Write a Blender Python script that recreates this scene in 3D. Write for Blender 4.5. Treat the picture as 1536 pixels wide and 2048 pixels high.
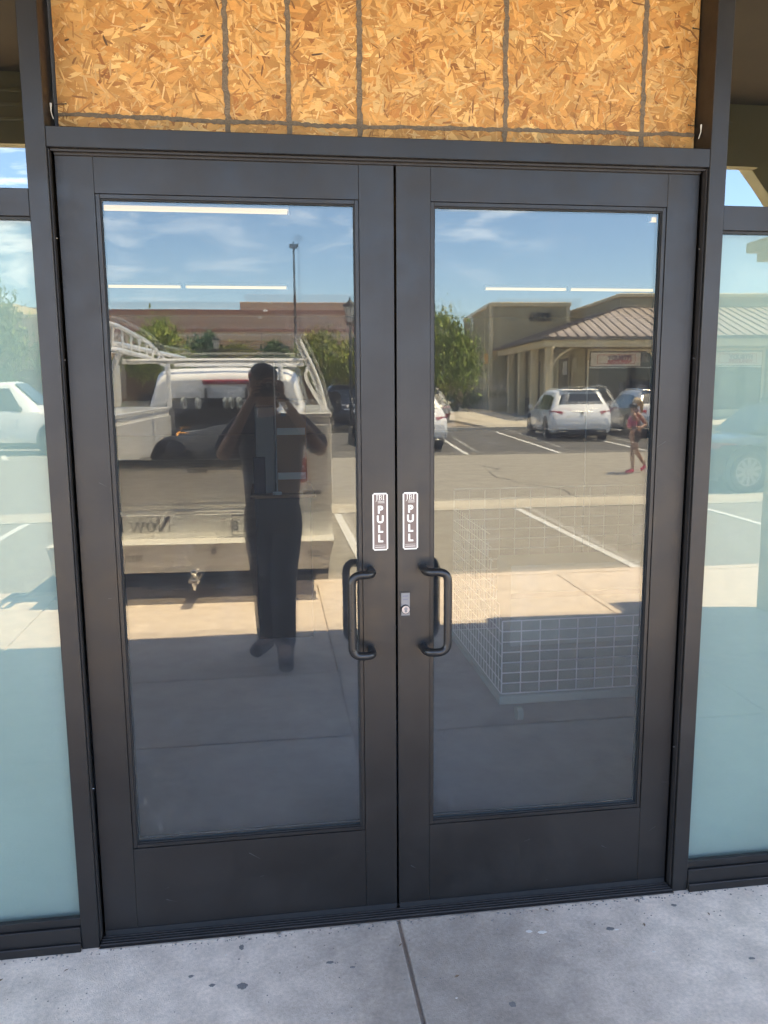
import bpy, bmesh, math, random
from mathutils import Vector, Matrix, Euler, noise
PI = math.pi; R = math.radians
sc = bpy.context.scene
for o in list(bpy.data.objects): bpy.data.objects.remove(o)
C = sc.collection
random.seed(7)

# ---------------------------------------------------------------- camera
YAW, PITCH, ROLL, FPX = .1393, -.1554, -.007, 1625.9
CAM = Vector((-.3686, -2.3265, 1.6778))
cam = bpy.data.cameras.new('camera'); cam.sensor_fit = 'VERTICAL'; cam.sensor_height = 24; cam.sensor_width = 18
cam.lens = FPX / 2048 * 24; cam.clip_start = .02; cam.clip_end = 2000
co = bpy.data.objects.new('camera', cam); C.objects.link(co); sc.camera = co
f = Vector((math.sin(YAW) * math.cos(PITCH), math.cos(YAW) * math.cos(PITCH), math.sin(PITCH)))
r = Vector((math.cos(YAW), -math.sin(YAW), 0)); u = r.cross(f)
r2 = math.cos(ROLL) * r + math.sin(ROLL) * u; u2 = -math.sin(ROLL) * r + math.cos(ROLL) * u
m = Matrix((r2, u2, -f)).transposed().to_4x4(); m.translation = CAM
co.matrix_world = m

# ---------------------------------------------------------------- light
SUN_EL, SUN_AZ = R(72), R(82)          # almost straight overhead, from the right (+x)
w = bpy.data.worlds.new('World'); sc.world = w; w.use_nodes = True
nt = w.node_tree; nt.nodes.clear(); N = nt.nodes.new; L = nt.links.new
out = N('ShaderNodeOutputWorld'); bg = N('ShaderNodeBackground'); bg.inputs[1].default_value = .15
sky = N('ShaderNodeTexSky'); sky.sky_type = 'NISHITA'; sky.sun_disc = False
sky.sun_elevation = SUN_EL; sky.sun_rotation = SUN_AZ; sky.air_density = 1.0; sky.dust_density = .3; sky.ozone_density = 3.0
tc = N('ShaderNodeTexCoord'); mp = N('ShaderNodeMapping'); mp.inputs['Scale'].default_value = (3.2, 3.2, 13); mp.inputs['Rotation'].default_value = (0, R(5), 0)
nz = N('ShaderNodeTexNoise'); nz.inputs['Scale'].default_value = 3.4; nz.inputs['Detail'].default_value = 9; nz.inputs['Roughness'].default_value = .62; nz.inputs['Distortion'].default_value = .5
mp2 = N('ShaderNodeMapping'); mp2.inputs['Location'].default_value = (3, 1, 2); nz2 = N('ShaderNodeTexNoise'); nz2.inputs['Scale'].default_value = 2.2; nz2.inputs['Detail'].default_value = 2
rp = N('ShaderNodeValToRGB'); rp.color_ramp.elements[0].position = .50; rp.color_ramp.elements[1].position = .74
rp2 = N('ShaderNodeValToRGB'); rp2.color_ramp.elements[0].position = .34; rp2.color_ramp.elements[1].position = .58
mu = N('ShaderNodeMath'); mu.operation = 'MULTIPLY'; mx = N('ShaderNodeMixRGB'); mx.inputs[2].default_value = (8.5, 8.6, 8.8, 1)
L(tc.outputs['Generated'], mp.inputs[0]); L(mp.outputs[0], nz.inputs[0]); L(nz.outputs[0], rp.inputs[0])
L(tc.outputs['Generated'], mp2.inputs[0]); L(mp2.outputs[0], nz2.inputs[0]); L(nz2.outputs[0], rp2.inputs[0])
L(rp.outputs[0], mu.inputs[0]); L(rp2.outputs[0], mu.inputs[1])
tint = N('ShaderNodeMixRGB'); tint.blend_type = 'MULTIPLY'; tint.inputs[0].default_value = 1; tint.inputs[2].default_value = (.67, .71, .77, 1)
L(sky.outputs[0], tint.inputs[1]); L(mu.outputs[0], mx.inputs[0]); L(tint.outputs[0], mx.inputs[1]); L(mx.outputs[0], bg.inputs[0]); L(bg.outputs[0], out.inputs[0])
sl = bpy.data.lights.new('sun', 'SUN'); sl.energy = 4.1; sl.angle = R(.53); sl.color = (1, .86, .63)
so = bpy.data.objects.new('sun', sl); C.objects.link(so)
sd = Vector((math.cos(SUN_EL) * math.sin(SUN_AZ), math.cos(SUN_EL) * math.cos(SUN_AZ), math.sin(SUN_EL)))
so.rotation_euler = sd.to_track_quat('Z', 'Y').to_euler(); so.location = (5, -5, 20)
sc.view_settings.view_transform = 'Standard'; sc.view_settings.look = 'None'; sc.view_settings.gamma = 1
sc.view_settings.exposure = 3.35; sc.view_settings.use_curve_mapping = False
sc.cycles.transparent_max_bounces = 16; sc.cycles.glossy_bounces = 6; sc.cycles.max_bounces = 12
sc.cycles.sample_clamp_indirect = 6; sc.cycles.use_adaptive_sampling = False

# ---------------------------------------------------------------- materials
def mat(name, col, rough=.6, metal=0, var=0, scale=8, bump=0, bscale=None, spec=.5, stretch=(1, 1, 1), emit=0, var2=0, attr=None, coat=0, col2=None):
    m = bpy.data.materials.new(name); m.use_nodes = True; t = m.node_tree; b = t.nodes['Principled BSDF']
    b.inputs['Roughness'].default_value = rough; b.inputs['Metallic'].default_value = metal
    b.inputs['Specular IOR Level'].default_value = spec; b.inputs['Base Color'].default_value = (*col, 1)
    if coat: b.inputs['Coat Weight'].default_value = coat; b.inputs['Coat Roughness'].default_value = .05
    if emit: b.inputs['Emission Color'].default_value = (*col, 1); b.inputs['Emission Strength'].default_value = emit
    n = t.nodes.new; l = t.links.new
    tc = n('ShaderNodeTexCoord'); mp = n('ShaderNodeMapping'); mp.inputs['Scale'].default_value = stretch; l(tc.outputs['Object'], mp.inputs[0])
    src = None
    if attr:
        a = n('ShaderNodeAttribute'); a.attribute_name = attr; src = a.outputs['Color']
    if var:
        z = n('ShaderNodeTexNoise'); z.inputs['Scale'].default_value = scale; z.inputs['Detail'].default_value = 8; z.inputs['Roughness'].default_value = .65
        l(mp.outputs[0], z.inputs[0])
        ra = n('ShaderNodeValToRGB'); c2 = col2 or tuple(min(1, c * (1 + var)) for c in col)
        ra.color_ramp.elements[0].color = (*[c * (1 - var) for c in col], 1); ra.color_ramp.elements[1].color = (*c2, 1)
        ra.color_ramp.elements[0].position = .3; ra.color_ramp.elements[1].position = .7; l(z.outputs[0], ra.inputs[0])
        if src:
            mm = n('ShaderNodeMixRGB'); mm.blend_type = 'MULTIPLY'; mm.inputs[0].default_value = 1; l(src, mm.inputs[1]); l(ra.outputs[0], mm.inputs[2]); src = mm.outputs[0]
        else: src = ra.outputs[0]
    if var2:
        z2 = n('ShaderNodeTexNoise'); z2.inputs['Scale'].default_value = scale * .13; z2.inputs['Detail'].default_value = 5; l(mp.outputs[0], z2.inputs[0])
        r3 = n('ShaderNodeMapRange'); r3.inputs[1].default_value = .35; r3.inputs[2].default_value = .65; r3.inputs[3].default_value = 1 - var2; r3.inputs[4].default_value = 1 + var2; l(z2.outputs[0], r3.inputs[0])
        mm = n('ShaderNodeMixRGB'); mm.blend_type = 'MULTIPLY'; mm.inputs[0].default_value = 1
        if src: l(src, mm.inputs[1])
        else: mm.inputs[1].default_value = (*col, 1)
        l(r3.outputs[0], mm.inputs[2]); src = mm.outputs[0]
    if src: l(src, b.inputs['Base Color'])
    if bump:
        zb = n('ShaderNodeTexNoise'); zb.inputs['Scale'].default_value = bscale or scale * 4; zb.inputs['Detail'].default_value = 6; l(mp.outputs[0], zb.inputs[0])
        bp = n('ShaderNodeBump'); bp.inputs['Strength'].default_value = bump; bp.inputs['Distance'].default_value = .01; l(zb.outputs[0], bp.inputs['Height']); l(bp.outputs[0], b.inputs['Normal'])
    return m
def glass(name, refl, trans, rough=0.0, wave=.0003, dirt=0.0, gtint=(1.0, .965, .87), wscale=3):
    m = bpy.data.materials.new(name); m.use_nodes = True; t = m.node_tree; t.nodes.clear(); n = t.nodes.new; l = t.links.new
    o = n('ShaderNodeOutputMaterial'); tr = n('ShaderNodeBsdfTransparent'); tr.inputs[0].default_value = (*trans, 1)
    gl = n('ShaderNodeBsdfGlossy'); gl.inputs['Color'].default_value = (*gtint, 1); gl.inputs['Roughness'].default_value = rough
    fr = n('ShaderNodeFresnel'); fr.inputs[0].default_value = 1.45
    ad = n('ShaderNodeMath'); ad.operation = 'ADD'; ad.inputs[1].default_value = refl; ad.use_clamp = True; l(fr.outputs[0], ad.inputs[0])
    tc = n('ShaderNodeTexCoord'); z = n('ShaderNodeTexNoise'); z.inputs['Scale'].default_value = wscale; z.inputs['Detail'].default_value = 1; l(tc.outputs['Object'], z.inputs[0])
    bp = n('ShaderNodeBump'); bp.inputs['Strength'].default_value = 1; bp.inputs['Distance'].default_value = wave; l(z.outputs[0], bp.inputs['Height']); l(bp.outputs[0], gl.inputs['Normal'])
    mx = n('ShaderNodeMixShader'); l(ad.outputs[0], mx.inputs[0]); l(tr.outputs[0], mx.inputs[1]); l(gl.outputs[0], mx.inputs[2]); last = mx.outputs[0]
    if dirt:
        d = n('ShaderNodeBsdfDiffuse'); d.inputs[0].default_value = (.75, .75, .78, 1)
        z1 = n('ShaderNodeTexNoise'); z1.inputs['Scale'].default_value = 4.5; z1.inputs['Detail'].default_value = 10; z1.inputs['Roughness'].default_value = .75; z1.inputs['Distortion'].default_value = .8; l(tc.outputs['Object'], z1.inputs[0])
        rr = n('ShaderNodeMapRange'); rr.inputs[1].default_value = .54; rr.inputs[2].default_value = .78; rr.inputs[3].default_value = dirt * .24; rr.inputs[4].default_value = dirt; l(z1.outputs[0], rr.inputs[0])  # smudges over an even pale veil, painted in to lift the dark glass
        m2 = n('ShaderNodeMixShader'); l(rr.outputs[0], m2.inputs[0]); l(last, m2.inputs[1]); l(d.outputs[0], m2.inputs[2]); last = m2.outputs[0]
    l(last, o.inputs[0]); return m
M = dict(
    frame=mat('dark_bronze_aluminium', (.049, .0462, .0450), .40, .85, .10, 3, .02, 200, var2=.12, spec=.3),
    gasket=mat('black_rubber', (.010, .010, .011), .6),
    reveal=mat('dark_door_reveal', (.018, .015, .014), .55, 0, .3, 20),
    handle=mat('black_handle_paint', (.020, .019, .019), .30, .3),
    steel=mat('worn_steel', (.62, .60, .58), .28, 1, .2, 40),
    brass=mat('pale_brass', (.46, .38, .33), .5, .3), greyscuff=mat('pale_scuff', (.085, .085, .088), .7), lockm=mat('lock_steel', (.19, .19, .195), .5, .5), print=mat('cream_print', (.80, .74, .64), .5),
    white=mat('white_print', (.86, .85, .80), .5), brown=mat('sticker_brown', (.15, .10, .082), .45),
    glassin=glass('inner_door_pane', .03, (.96, .98, .98), wave=.00018, gtint=(.48, .46, .415)), glassedge=mat('glass_edge', (.03, .05, .06), .2),
    glassout=glass('coated_door_pane', .135, (.97, .985, .985), dirt=.08, wave=.00011, gtint=(.47, .462, .415)),
    glassside=glass('sidelite_pane', .038, (.72, .79, .78), dirt=.06, wave=.0004),
    glasstop=glass('transom_pane', .17, (.30, .32, .32), wave=.0005),
    film=mat('pale_teal_window_film', (.44, .51, .455), .8, 0, .07, 1.5, var2=.10),
    osb=mat('strand_board_base', (.50, .25, .085), .75, 0, .25, 60, .5, 300, stretch=(1, 1, 1)),
    strand=mat('wood_strand', (1, 1, 1), .65, 0, .16, 90, .2, 500, attr='tone', stretch=(.35, 1, 1)),
    glue=mat('grey_adhesive', (.125, .092, .06), .7, 0, .25, 60, .5, 200),
    conc=mat('sidewalk_concrete', (.64, .535, .435), .88, 0, .17, 80, .35, 260, var2=.12),
    concold=mat('far_concrete', (.46, .41, .32), .9, 0, .12, 4, .2, 80, var2=.08),
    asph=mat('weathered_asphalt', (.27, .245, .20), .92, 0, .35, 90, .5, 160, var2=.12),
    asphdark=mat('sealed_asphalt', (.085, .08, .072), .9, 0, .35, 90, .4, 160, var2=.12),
    line=mat('white_road_paint', (.62, .61, .58), .8, 0, .18, 60),
    dirt=mat('dry_earth', (.30, .235, .165), .95, 0, .2, 3, .4),
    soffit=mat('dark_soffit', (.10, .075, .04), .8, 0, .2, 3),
    beam=mat('olive_tan_trim', (.46, .41, .22), .7, 0, .08, 3),
    dark=mat('dark_interior', (.11, .115, .125), .8), floorin=mat('interior_floor', (.36, .37, .40), .5, 0, .15, 3),
    cream=mat('cream_trim', (.64, .54, .34), .7, 0, .06, 3), siding=mat('khaki_siding', (.38, .325, .195), .8, 0, .08, 2),
    roofm=mat('tan_metal_roof', (.36, .30, .25), .5, .2, .06, 2), seam=mat('roof_seam', (.12, .10, .09), .6),
    wh1=mat('warehouse_tan', (.45, .325, .235), .9, 0, .05, 1), wh2=mat('warehouse_band', (.27, .12, .085), .9), wh3=mat('warehouse_sand', (.52, .40, .28), .9, 0, .06, 1),
    block=mat('retaining_block', (.13, .085, .055), .9, 0, .25, 12, .4), iron=mat('black_iron', (.02, .02, .02), .5),
    paintw=mat('white_car_paint', (.84, .83, .80), .3, 0, coat=.7), paints=mat('silver_car_paint', (.50, .50, .50), .32, .5, coat=.6),
    paintk=mat('black_car_paint', (.014, .014, .017), .22, 0, coat=.8), paintb=mat('blue_car_paint', (.008, .016, .03), .25, .2, coat=.8),
    cglass=mat('car_window', (.012, .015, .016), .06, 0, spec=.9), tyre=mat('tyre_rubber', (.018, .018, .018), .85), rim=mat('alloy_rim', (.45, .45, .45), .3, .9),
    red=mat('tail_lamp_red', (.30, .012, .02), .2), plastic=mat('black_plastic', (.02, .02, .022), .55), chrome=mat('chrome', (.8, .79, .76), .10, 1),
    trash=mat('grey_bin_plastic', (.020, .023, .030), .75, 0, .15, 20, spec=.15), orange=mat('orange_handle', (.75, .33, .03), .45), redgrip=mat('red_grip', (.36, .05, .03), .5),
    tread=mat('tread_plate', (.62, .61, .58), .3, .6, .2, 200), treadw=mat('pale_tread', (.80, .78, .72), .5), treadd=mat('dark_tread_plate', (.10, .10, .095), .35, .8), galv=mat('galvanised_wire', (.90, .92, .92), .5, .1),
    card=mat('brown_cardboard', (.17, .105, .06), .85, 0, .08, 5), grey=mat('grey_panel', (.10, .12, .125), .7), tape=mat('pale_tape', (.26, .28, .28), .5),
    skin=mat('skin', (.42, .25, .17), .55), navy=mat('navy_cloth', (.012, .016, .028), .85, 0, .2, 40), black=mat('black_cloth', (.010, .011, .012), .8, 0, .2, 40),
    boot=mat('brown_leather', (.022, .013, .010), .6), hair=mat('dark_hair', (.018, .012, .009), .6), blonde=mat('blonde_hair', (.50, .36, .18), .6),
    pink=mat('pink_rubber', (.80, .05, .14), .5), greyc=mat('grey_cloth', (.16, .16, .17), .8), pinkc=mat('pink_cloth', (.60, .14, .20), .8),
    leafA=mat('bright_leaf', (1, 1, 1), .6, 0, .12, 4, attr='tone', spec=.3), bark=mat('bark', (.12, .09, .065), .9, 0, .3, 20),
    lamp=mat('frosted_lamp_glass', (.5, .5, .46), .2), signw=mat('sign_white', (.85, .83, .80), .6), signb=mat('sign_navy', (.05, .05, .16), .6), signr=mat('sign_red', (.50, .04, .06), .6),
    darktext=mat('charcoal_lettering', (.03, .03, .03), .6), greytext=mat('grey_lettering', (.10, .10, .09), .6), gum=mat('old_gum_stain', (.17, .16, .15), .8, 0, .3, 200), fleck=mat('pale_paint_fleck', (.66, .62, .56), .8),
)
def scuff(m, lo, hi, sc):
    t = m.node_tree; n = t.nodes.new; l = t.links.new; tc = n('ShaderNodeTexCoord'); z = n('ShaderNodeTexNoise'); z.inputs['Scale'].default_value = sc; z.inputs['Detail'].default_value = 10; z.inputs['Roughness'].default_value = .75
    rr = n('ShaderNodeMapRange'); rr.inputs[1].default_value = .3; rr.inputs[2].default_value = .7; rr.inputs[3].default_value = lo; rr.inputs[4].default_value = hi; l(tc.outputs['Object'], z.inputs[0]); l(z.outputs[0], rr.inputs[0]); l(rr.outputs[0], t.nodes['Principled BSDF'].inputs['Roughness'])
scuff(M['frame'], .32, .52, 9); scuff(M['handle'], .22, .42, 25)
def emis(name, col, s):
    m = bpy.data.materials.new(name); m.use_nodes = True; t = m.node_tree; b = t.nodes['Principled BSDF']
    b.inputs['Emission Color'].default_value = (*col, 1); b.inputs['Emission Strength'].default_value = s; b.inputs['Base Color'].default_value = (.8, .8, .8, 1); return m
M['tube'] = emis('warm_fluorescent_tube', (1, .62, .20), .11)

# ---------------------------------------------------------------- helpers
def tag(o, label=None, cat=None, group=None, kind=None):
    if label: o['label'] = label
    if cat: o['category'] = cat
    if group: o['group'] = group
    if kind: o['kind'] = kind
    return o
def thing(name, label, cat, loc=(0, 0, 0), rz=0, group=None):
    o = bpy.data.objects.new(name, None); C.objects.link(o); o.location = loc; o.rotation_euler = (0, 0, rz); o.empty_display_size = .1
    return tag(o, label, cat, group)
class MB:
    def __init__(s): s.bm = bmesh.new()
    def box(s, x0, x1, y0, y1, z0, z1, bev=0, rot=None, seg=1):
        g = bmesh.ops.create_cube(s.bm, size=1); vs = g['verts']
        sx, sy, sz = x1 - x0, y1 - y0, z1 - z0; c = Vector(((x0 + x1) / 2, (y0 + y1) / 2, (z0 + z1) / 2))
        for v in vs:
            p = Vector((v.co.x * sx, v.co.y * sy, v.co.z * sz))
            if rot: p = rot @ p
            v.co = p + c
        if bev:
            es = {e for v in vs for e in v.link_edges}
            bmesh.ops.bevel(s.bm, geom=list(es), offset=bev, segments=seg, affect='EDGES')
        return s
    def tube(s, pts, rad, n=10, cap=True):
        pts = [Vector(p) for p in pts]; rads = rad if isinstance(rad, (list, tuple)) else [rad] * len(pts); rings = []
        prev = None
        for i, p in enumerate(pts):
            d = (pts[min(i + 1, len(pts) - 1)] - pts[max(i - 1, 0)]).normalized()
            if prev is None: a = d.orthogonal().normalized()
            else: a = (prev - d * prev.dot(d)).normalized()
            prev = a; b = d.cross(a)
            rings.append([s.bm.verts.new(p + (a * math.cos(2 * PI * k / n) + b * math.sin(2 * PI * k / n)) * rads[i]) for k in range(n)])
        for i in range(len(rings) - 1):
            for k in range(n): s.bm.faces.new((rings[i][k], rings[i][(k + 1) % n], rings[i + 1][(k + 1) % n], rings[i + 1][k]))
        if cap:
            s.bm.faces.new(rings[0][::-1]); s.bm.faces.new(rings[-1])
        return s
    def cyl(s, c, axis, rad, h, n=20):
        c = Vector(c); a = Vector(axis).normalized() * h / 2; return s.tube([c - a, c + a], rad, n)
    def poly(s, pts): s.bm.faces.new([s.bm.verts.new(p) for p in pts]); return s
    def prism(s, pts, vec):
        v = Vector(vec); a = [s.bm.verts.new(p) for p in pts]; b = [s.bm.verts.new(Vector(p) + v) for p in pts]; n = len(pts)
        s.bm.faces.new(a[::-1]); s.bm.faces.new(b)
        for i in range(n): s.bm.faces.new((a[i], a[(i + 1) % n], b[(i + 1) % n], b[i]))
        return s
    def ico(s, c, rad, sc=(1, 1, 1), sub=2):
        g = bmesh.ops.create_icosphere(s.bm, subdivisions=sub, radius=rad)
        for v in g['verts']: v.co = Vector((v.co.x * sc[0], v.co.y * sc[1], v.co.z * sc[2])) + Vector(c)
        return s
    def build(s, name, m, parent=None, smooth=False, kind=None, label=None):
        bmesh.ops.recalc_face_normals(s.bm, faces=s.bm.faces)
        me = bpy.data.meshes.new(name); s.bm.to_mesh(me); s.bm.free(); me.materials.append(M[m] if isinstance(m, str) else m)
        if smooth: me.shade_smooth(); 
        if smooth == 'auto': me.set_sharp_from_angle(angle=R(35))
        o = bpy.data.objects.new(name, me); C.objects.link(o)
        if parent: o.parent = parent
        return tag(o, label, kind=kind)
def bx(name, m, parent, *a, bev=0, seg=1, **k): return MB().box(*a, bev=bev, seg=seg).build(name, m, parent, **k)
def share(o, parent, loc=None, name=None, rz=0):
    c = o.copy(); C.objects.link(c); c.parent = parent
    if loc is not None: c.location = loc
    c.rotation_euler.z = rz
    return c
def copy_tree(o, parent=None):
    c = o.copy(); C.objects.link(c); c.parent = parent
    for ch in o.children: copy_tree(ch, c)
    return c
def text(name, s, size, m, parent, mtx, ext=.0006, bold=0, align='LEFT', sp=1.0, xs=1):
    cu = bpy.data.curves.new('t', 'FONT'); cu.body = s; cu.size = size; cu.extrude = ext; cu.offset = bold; cu.align_x = align; cu.space_character = sp; cu.resolution_u = 4
    ob = bpy.data.objects.new('t', cu); C.objects.link(ob); dg = bpy.context.evaluated_depsgraph_get()
    me = bpy.data.meshes.new_from_object(ob.evaluated_get(dg)); bpy.data.objects.remove(ob)
    me.transform(mtx @ Matrix.Diagonal((xs, 1, 1, 1))); me.materials.clear(); me.materials.append(M[m]); o = bpy.data.objects.new(name, me); C.objects.link(o); o.parent = parent; return o
def front(x, y, z):   # text seen from +y looking at -y (reads towards -x)
    return Matrix.Translation((x, y, z)) @ Euler((PI / 2, 0, PI)).to_matrix().to_4x4()
def back(x, y, z):    # text seen from -y looking at +y (reads towards +x)
    return Matrix.Translation((x, y, z)) @ Euler((PI / 2, 0, 0)).to_matrix().to_4x4()
def arc(pts, rad, n=5):
    pts = [Vector(p) for p in pts]; o = [pts[0]]
    for i in range(1, len(pts) - 1):
        a = (pts[i - 1] - pts[i]).normalized(); b = (pts[i + 1] - pts[i]).normalized(); p0 = pts[i] + a * rad; p1 = pts[i] + b * rad
        for k in range(n + 1):
            t = k / n; o.append(p0 * (1 - t) ** 2 + pts[i] * 2 * t * (1 - t) + p1 * t * t)
    return o + [pts[-1]]

def worn_patch(m, c, rad, k):
    t = m.node_tree; n = t.nodes.new; l = t.links.new; b = t.nodes['Principled BSDF']; old = b.inputs['Base Color'].links[0].from_socket
    tc = n('ShaderNodeTexCoord'); z = n('ShaderNodeTexNoise'); z.inputs['Scale'].default_value = 3.2; z.inputs['Detail'].default_value = 8; z.inputs['Roughness'].default_value = .7; l(tc.outputs['Object'], z.inputs[0])
    mp = n('ShaderNodeMapping'); mp.inputs['Location'].default_value = (-c[0] / rad[0], -c[1] / rad[1], 0); mp.inputs['Scale'].default_value = (1 / rad[0], 1 / rad[1], 0); l(tc.outputs['Object'], mp.inputs[0])
    ln = n('ShaderNodeVectorMath'); ln.operation = 'LENGTH'; l(mp.outputs[0], ln.inputs[0])
    ad = n('ShaderNodeMath'); ad.operation = 'MULTIPLY_ADD'; ad.inputs[1].default_value = 1.1; l(z.outputs[0], ad.inputs[0]); l(ln.outputs['Value'], ad.inputs[2])
    rr = n('ShaderNodeMapRange'); rr.inputs[1].default_value = .7; rr.inputs[2].default_value = 1.75; rr.inputs[3].default_value = k; rr.inputs[4].default_value = 1; rr.interpolation_type = 'SMOOTHSTEP'; l(ad.outputs[0], rr.inputs[0])
    mm = n('ShaderNodeMixRGB'); mm.blend_type = 'MULTIPLY'; mm.inputs[0].default_value = 1; l(old, mm.inputs[1]); l(rr.outputs[0], mm.inputs[2]); l(mm.outputs[0], b.inputs['Base Color'])
worn_patch(M['conc'], (.15, -.25), (.60, .75), .52)
# ================================================================ SETTING
sw = bx('sidewalk', 'conc', None, -30, 30, -4.50, 4, -.4, -.012); tag(sw, kind='structure')
xs = [-12.6, -10.5, -8.4, -6.3, -4.2, -2.1, -.006, 2.13, 4.23, 6.33, 8.43, 10.53]; ys = [-4.36, -2.165, -1.275, .25]
for i in range(len(xs) - 1):
    for j in range(3):
        g = .0058
        b = MB().box(xs[i] + g, xs[i + 1] - g, ys[j] + g, ys[j + 1] - g, -.06, 0, .004)
        b.build('slab', 'conc', sw)
for i in range(9):
    bx('kerb_section', 'concold' if 0 else 'conc', sw, -12.6 + i * 2.8 + .004, -9.8 + i * 2.8 - .004, -4.50, -4.37, -.2, .002, bev=.012)
gr = bx('ground', 'dirt', None, -400, 400, -500, 60, -.6, -.42); tag(gr, kind='structure')
asf = bx('parking_lot', 'asph', None, -60, 60, -62, -4.505, -.5, -.134); tag(asf, kind='structure')
bx('near_bays', 'asph', asf, -60, 60, -8.95, -4.51, -.30, -.130)
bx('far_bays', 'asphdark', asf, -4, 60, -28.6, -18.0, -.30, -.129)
for i in range(8): bx('gutter_section', 'concold', asf, -24 + i * 6 + .006, -18 + i * 6 - .006, -9.87, -8.97, -.30, -.124)
def line(x0, y0, x1, y1, wd=.10, z=-.125):
    a = Vector((x0, y0, z)); b = Vector((x1, y1, z)); n = (b - a).normalized().cross(Vector((0, 0, 1))) * wd / 2
    MB().prism([a - n, a + n, b + n, b - n], (0, 0, .003)).build('painted_line', 'line', asf)
for x in (-6.2, -3.6, .55, 3.19, 5.85, 8.5, 11.1): line(x, -8.9, x, -5.0)
for x in (-.5, 2.1, 4.68, 7.18, 9.66, 12.1, 14.6, 17.1, 19.6): line(x, -18.05, x + 1.0, -27.8, .11)
line(-6.9, -19.0, -9.6, -27, .14); line(-8.8, -18.2, -5.4, -19.6, .12); line(-12, -19.0, -14.7, -27, .14)
fk = bx('far_kerb', 'concold', None, 3.9, 60, -28.78, -28.62, -.4, .01, bev=.01); tag(fk, kind='structure')
fw = bx('far_sidewalk', 'concold', None, 8.2, 60, -58, -28.79, -.4, .002); tag(fw, kind='structure')
# kerbed ramp corner beside planter
pl = bx('planting_bed', 'dirt', None, 4.2, 7.6, -33.2, -28.9, -.4, .03); tag(pl, kind='structure')
for k in range(16):   # cracks in the aisle
    pass
cr = MB(); p = Vector((4.55, -9.95, -.1305))
for i in range(14):
    q = p + Vector((random.uniform(-.18, .22), -random.uniform(.25, .6), 0)); n = Vector((.012, 0, 0)); cr.poly([p - n, p + n, q + n, q - n]); p = q
cr.build('crack', 'gasket', asf)

# ---- own building
bw = thing('shop_building', 'dark bronze shopfront building with deep canopy over the concrete sidewalk', 'building')
bx('roof_slab', 'dark', bw, -14, 14, 0.02, 26.5, 4.10, 4.5)
bx('floor', 'floorin', bw, -14, 14, .14, 26.5, -.1, .004)
bx('ceiling', 'dark', bw, -14, 14, .14, 26.5, 4.0, 4.08)
for x in (-14, 13.9): bx('wall', 'dark', bw, x, x + .1, .14, 26.5, 0, 4.0)
bx('wall', 'dark', bw, -13.9, 13.9, 26.3, 26.5, 0, 4.0)
for s in (-1, 1): bx('wall', 'siding', bw, min(s * 3.6, s * 14), max(s * 3.6, s * 14), 0.0, .14, 0, 3.42)
bx('upper_wall', 'siding', bw, -14, 14, 0.0, .14, 3.425, 4.5)
cn = thing('entrance_canopy', 'olive tan timber canopy with dark soffit over the shop entrance', 'canopy')
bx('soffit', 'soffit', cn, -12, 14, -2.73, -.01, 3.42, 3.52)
for i in range(0): bx('rafter', 'soffit', cn, -11 + i * 3.1, -10.88 + i * 3.1, -2.85, -.02, 3.30, 3.415)
bx('roof', 'roofm', cn, -12, 14, -2.84, 0, 3.53, 3.62)
MB().prism([(-12, -2.82, 3.045), (2.80, -2.82, 3.045), (3.8, -2.82, 4.05), (3.9, -2.82, 4.30), (3.1, -2.82, 3.64), (-12, -2.82, 3.64)], (0, .085, 0)).build('fascia_beam', 'beam', cn)
for z in (3.16, 3.235, 3.31): bx('trim_moulding', 'beam', cn, -12, 2.6, -2.732, -2.720, z, z + .02, bev=.004)
MB().prism([(2.30, -2.94, 3.62), (2.47, -2.94, 3.78), (3.22, -2.94, 2.80), (3.22, -2.94, 2.58)], (0, .12, 0)).build('knee_brace', 'beam', cn)
bx('post', 'beam', cn, 3.21, 3.47, -3.1, -2.84, 0, 3.2, bev=.006)
MB().box(3.10, 3.57, -3.20, -2.74, 2.52, 2.58, .004).box(3.04, 3.62, -3.24, -2.70, 2.585, 2.66, .004).build('post_cap', 'beam', cn)
bx('post', 'beam', cn, -9.3, -9.04, -3.1, -2.84, 0, 3.07, bev=.006)

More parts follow.
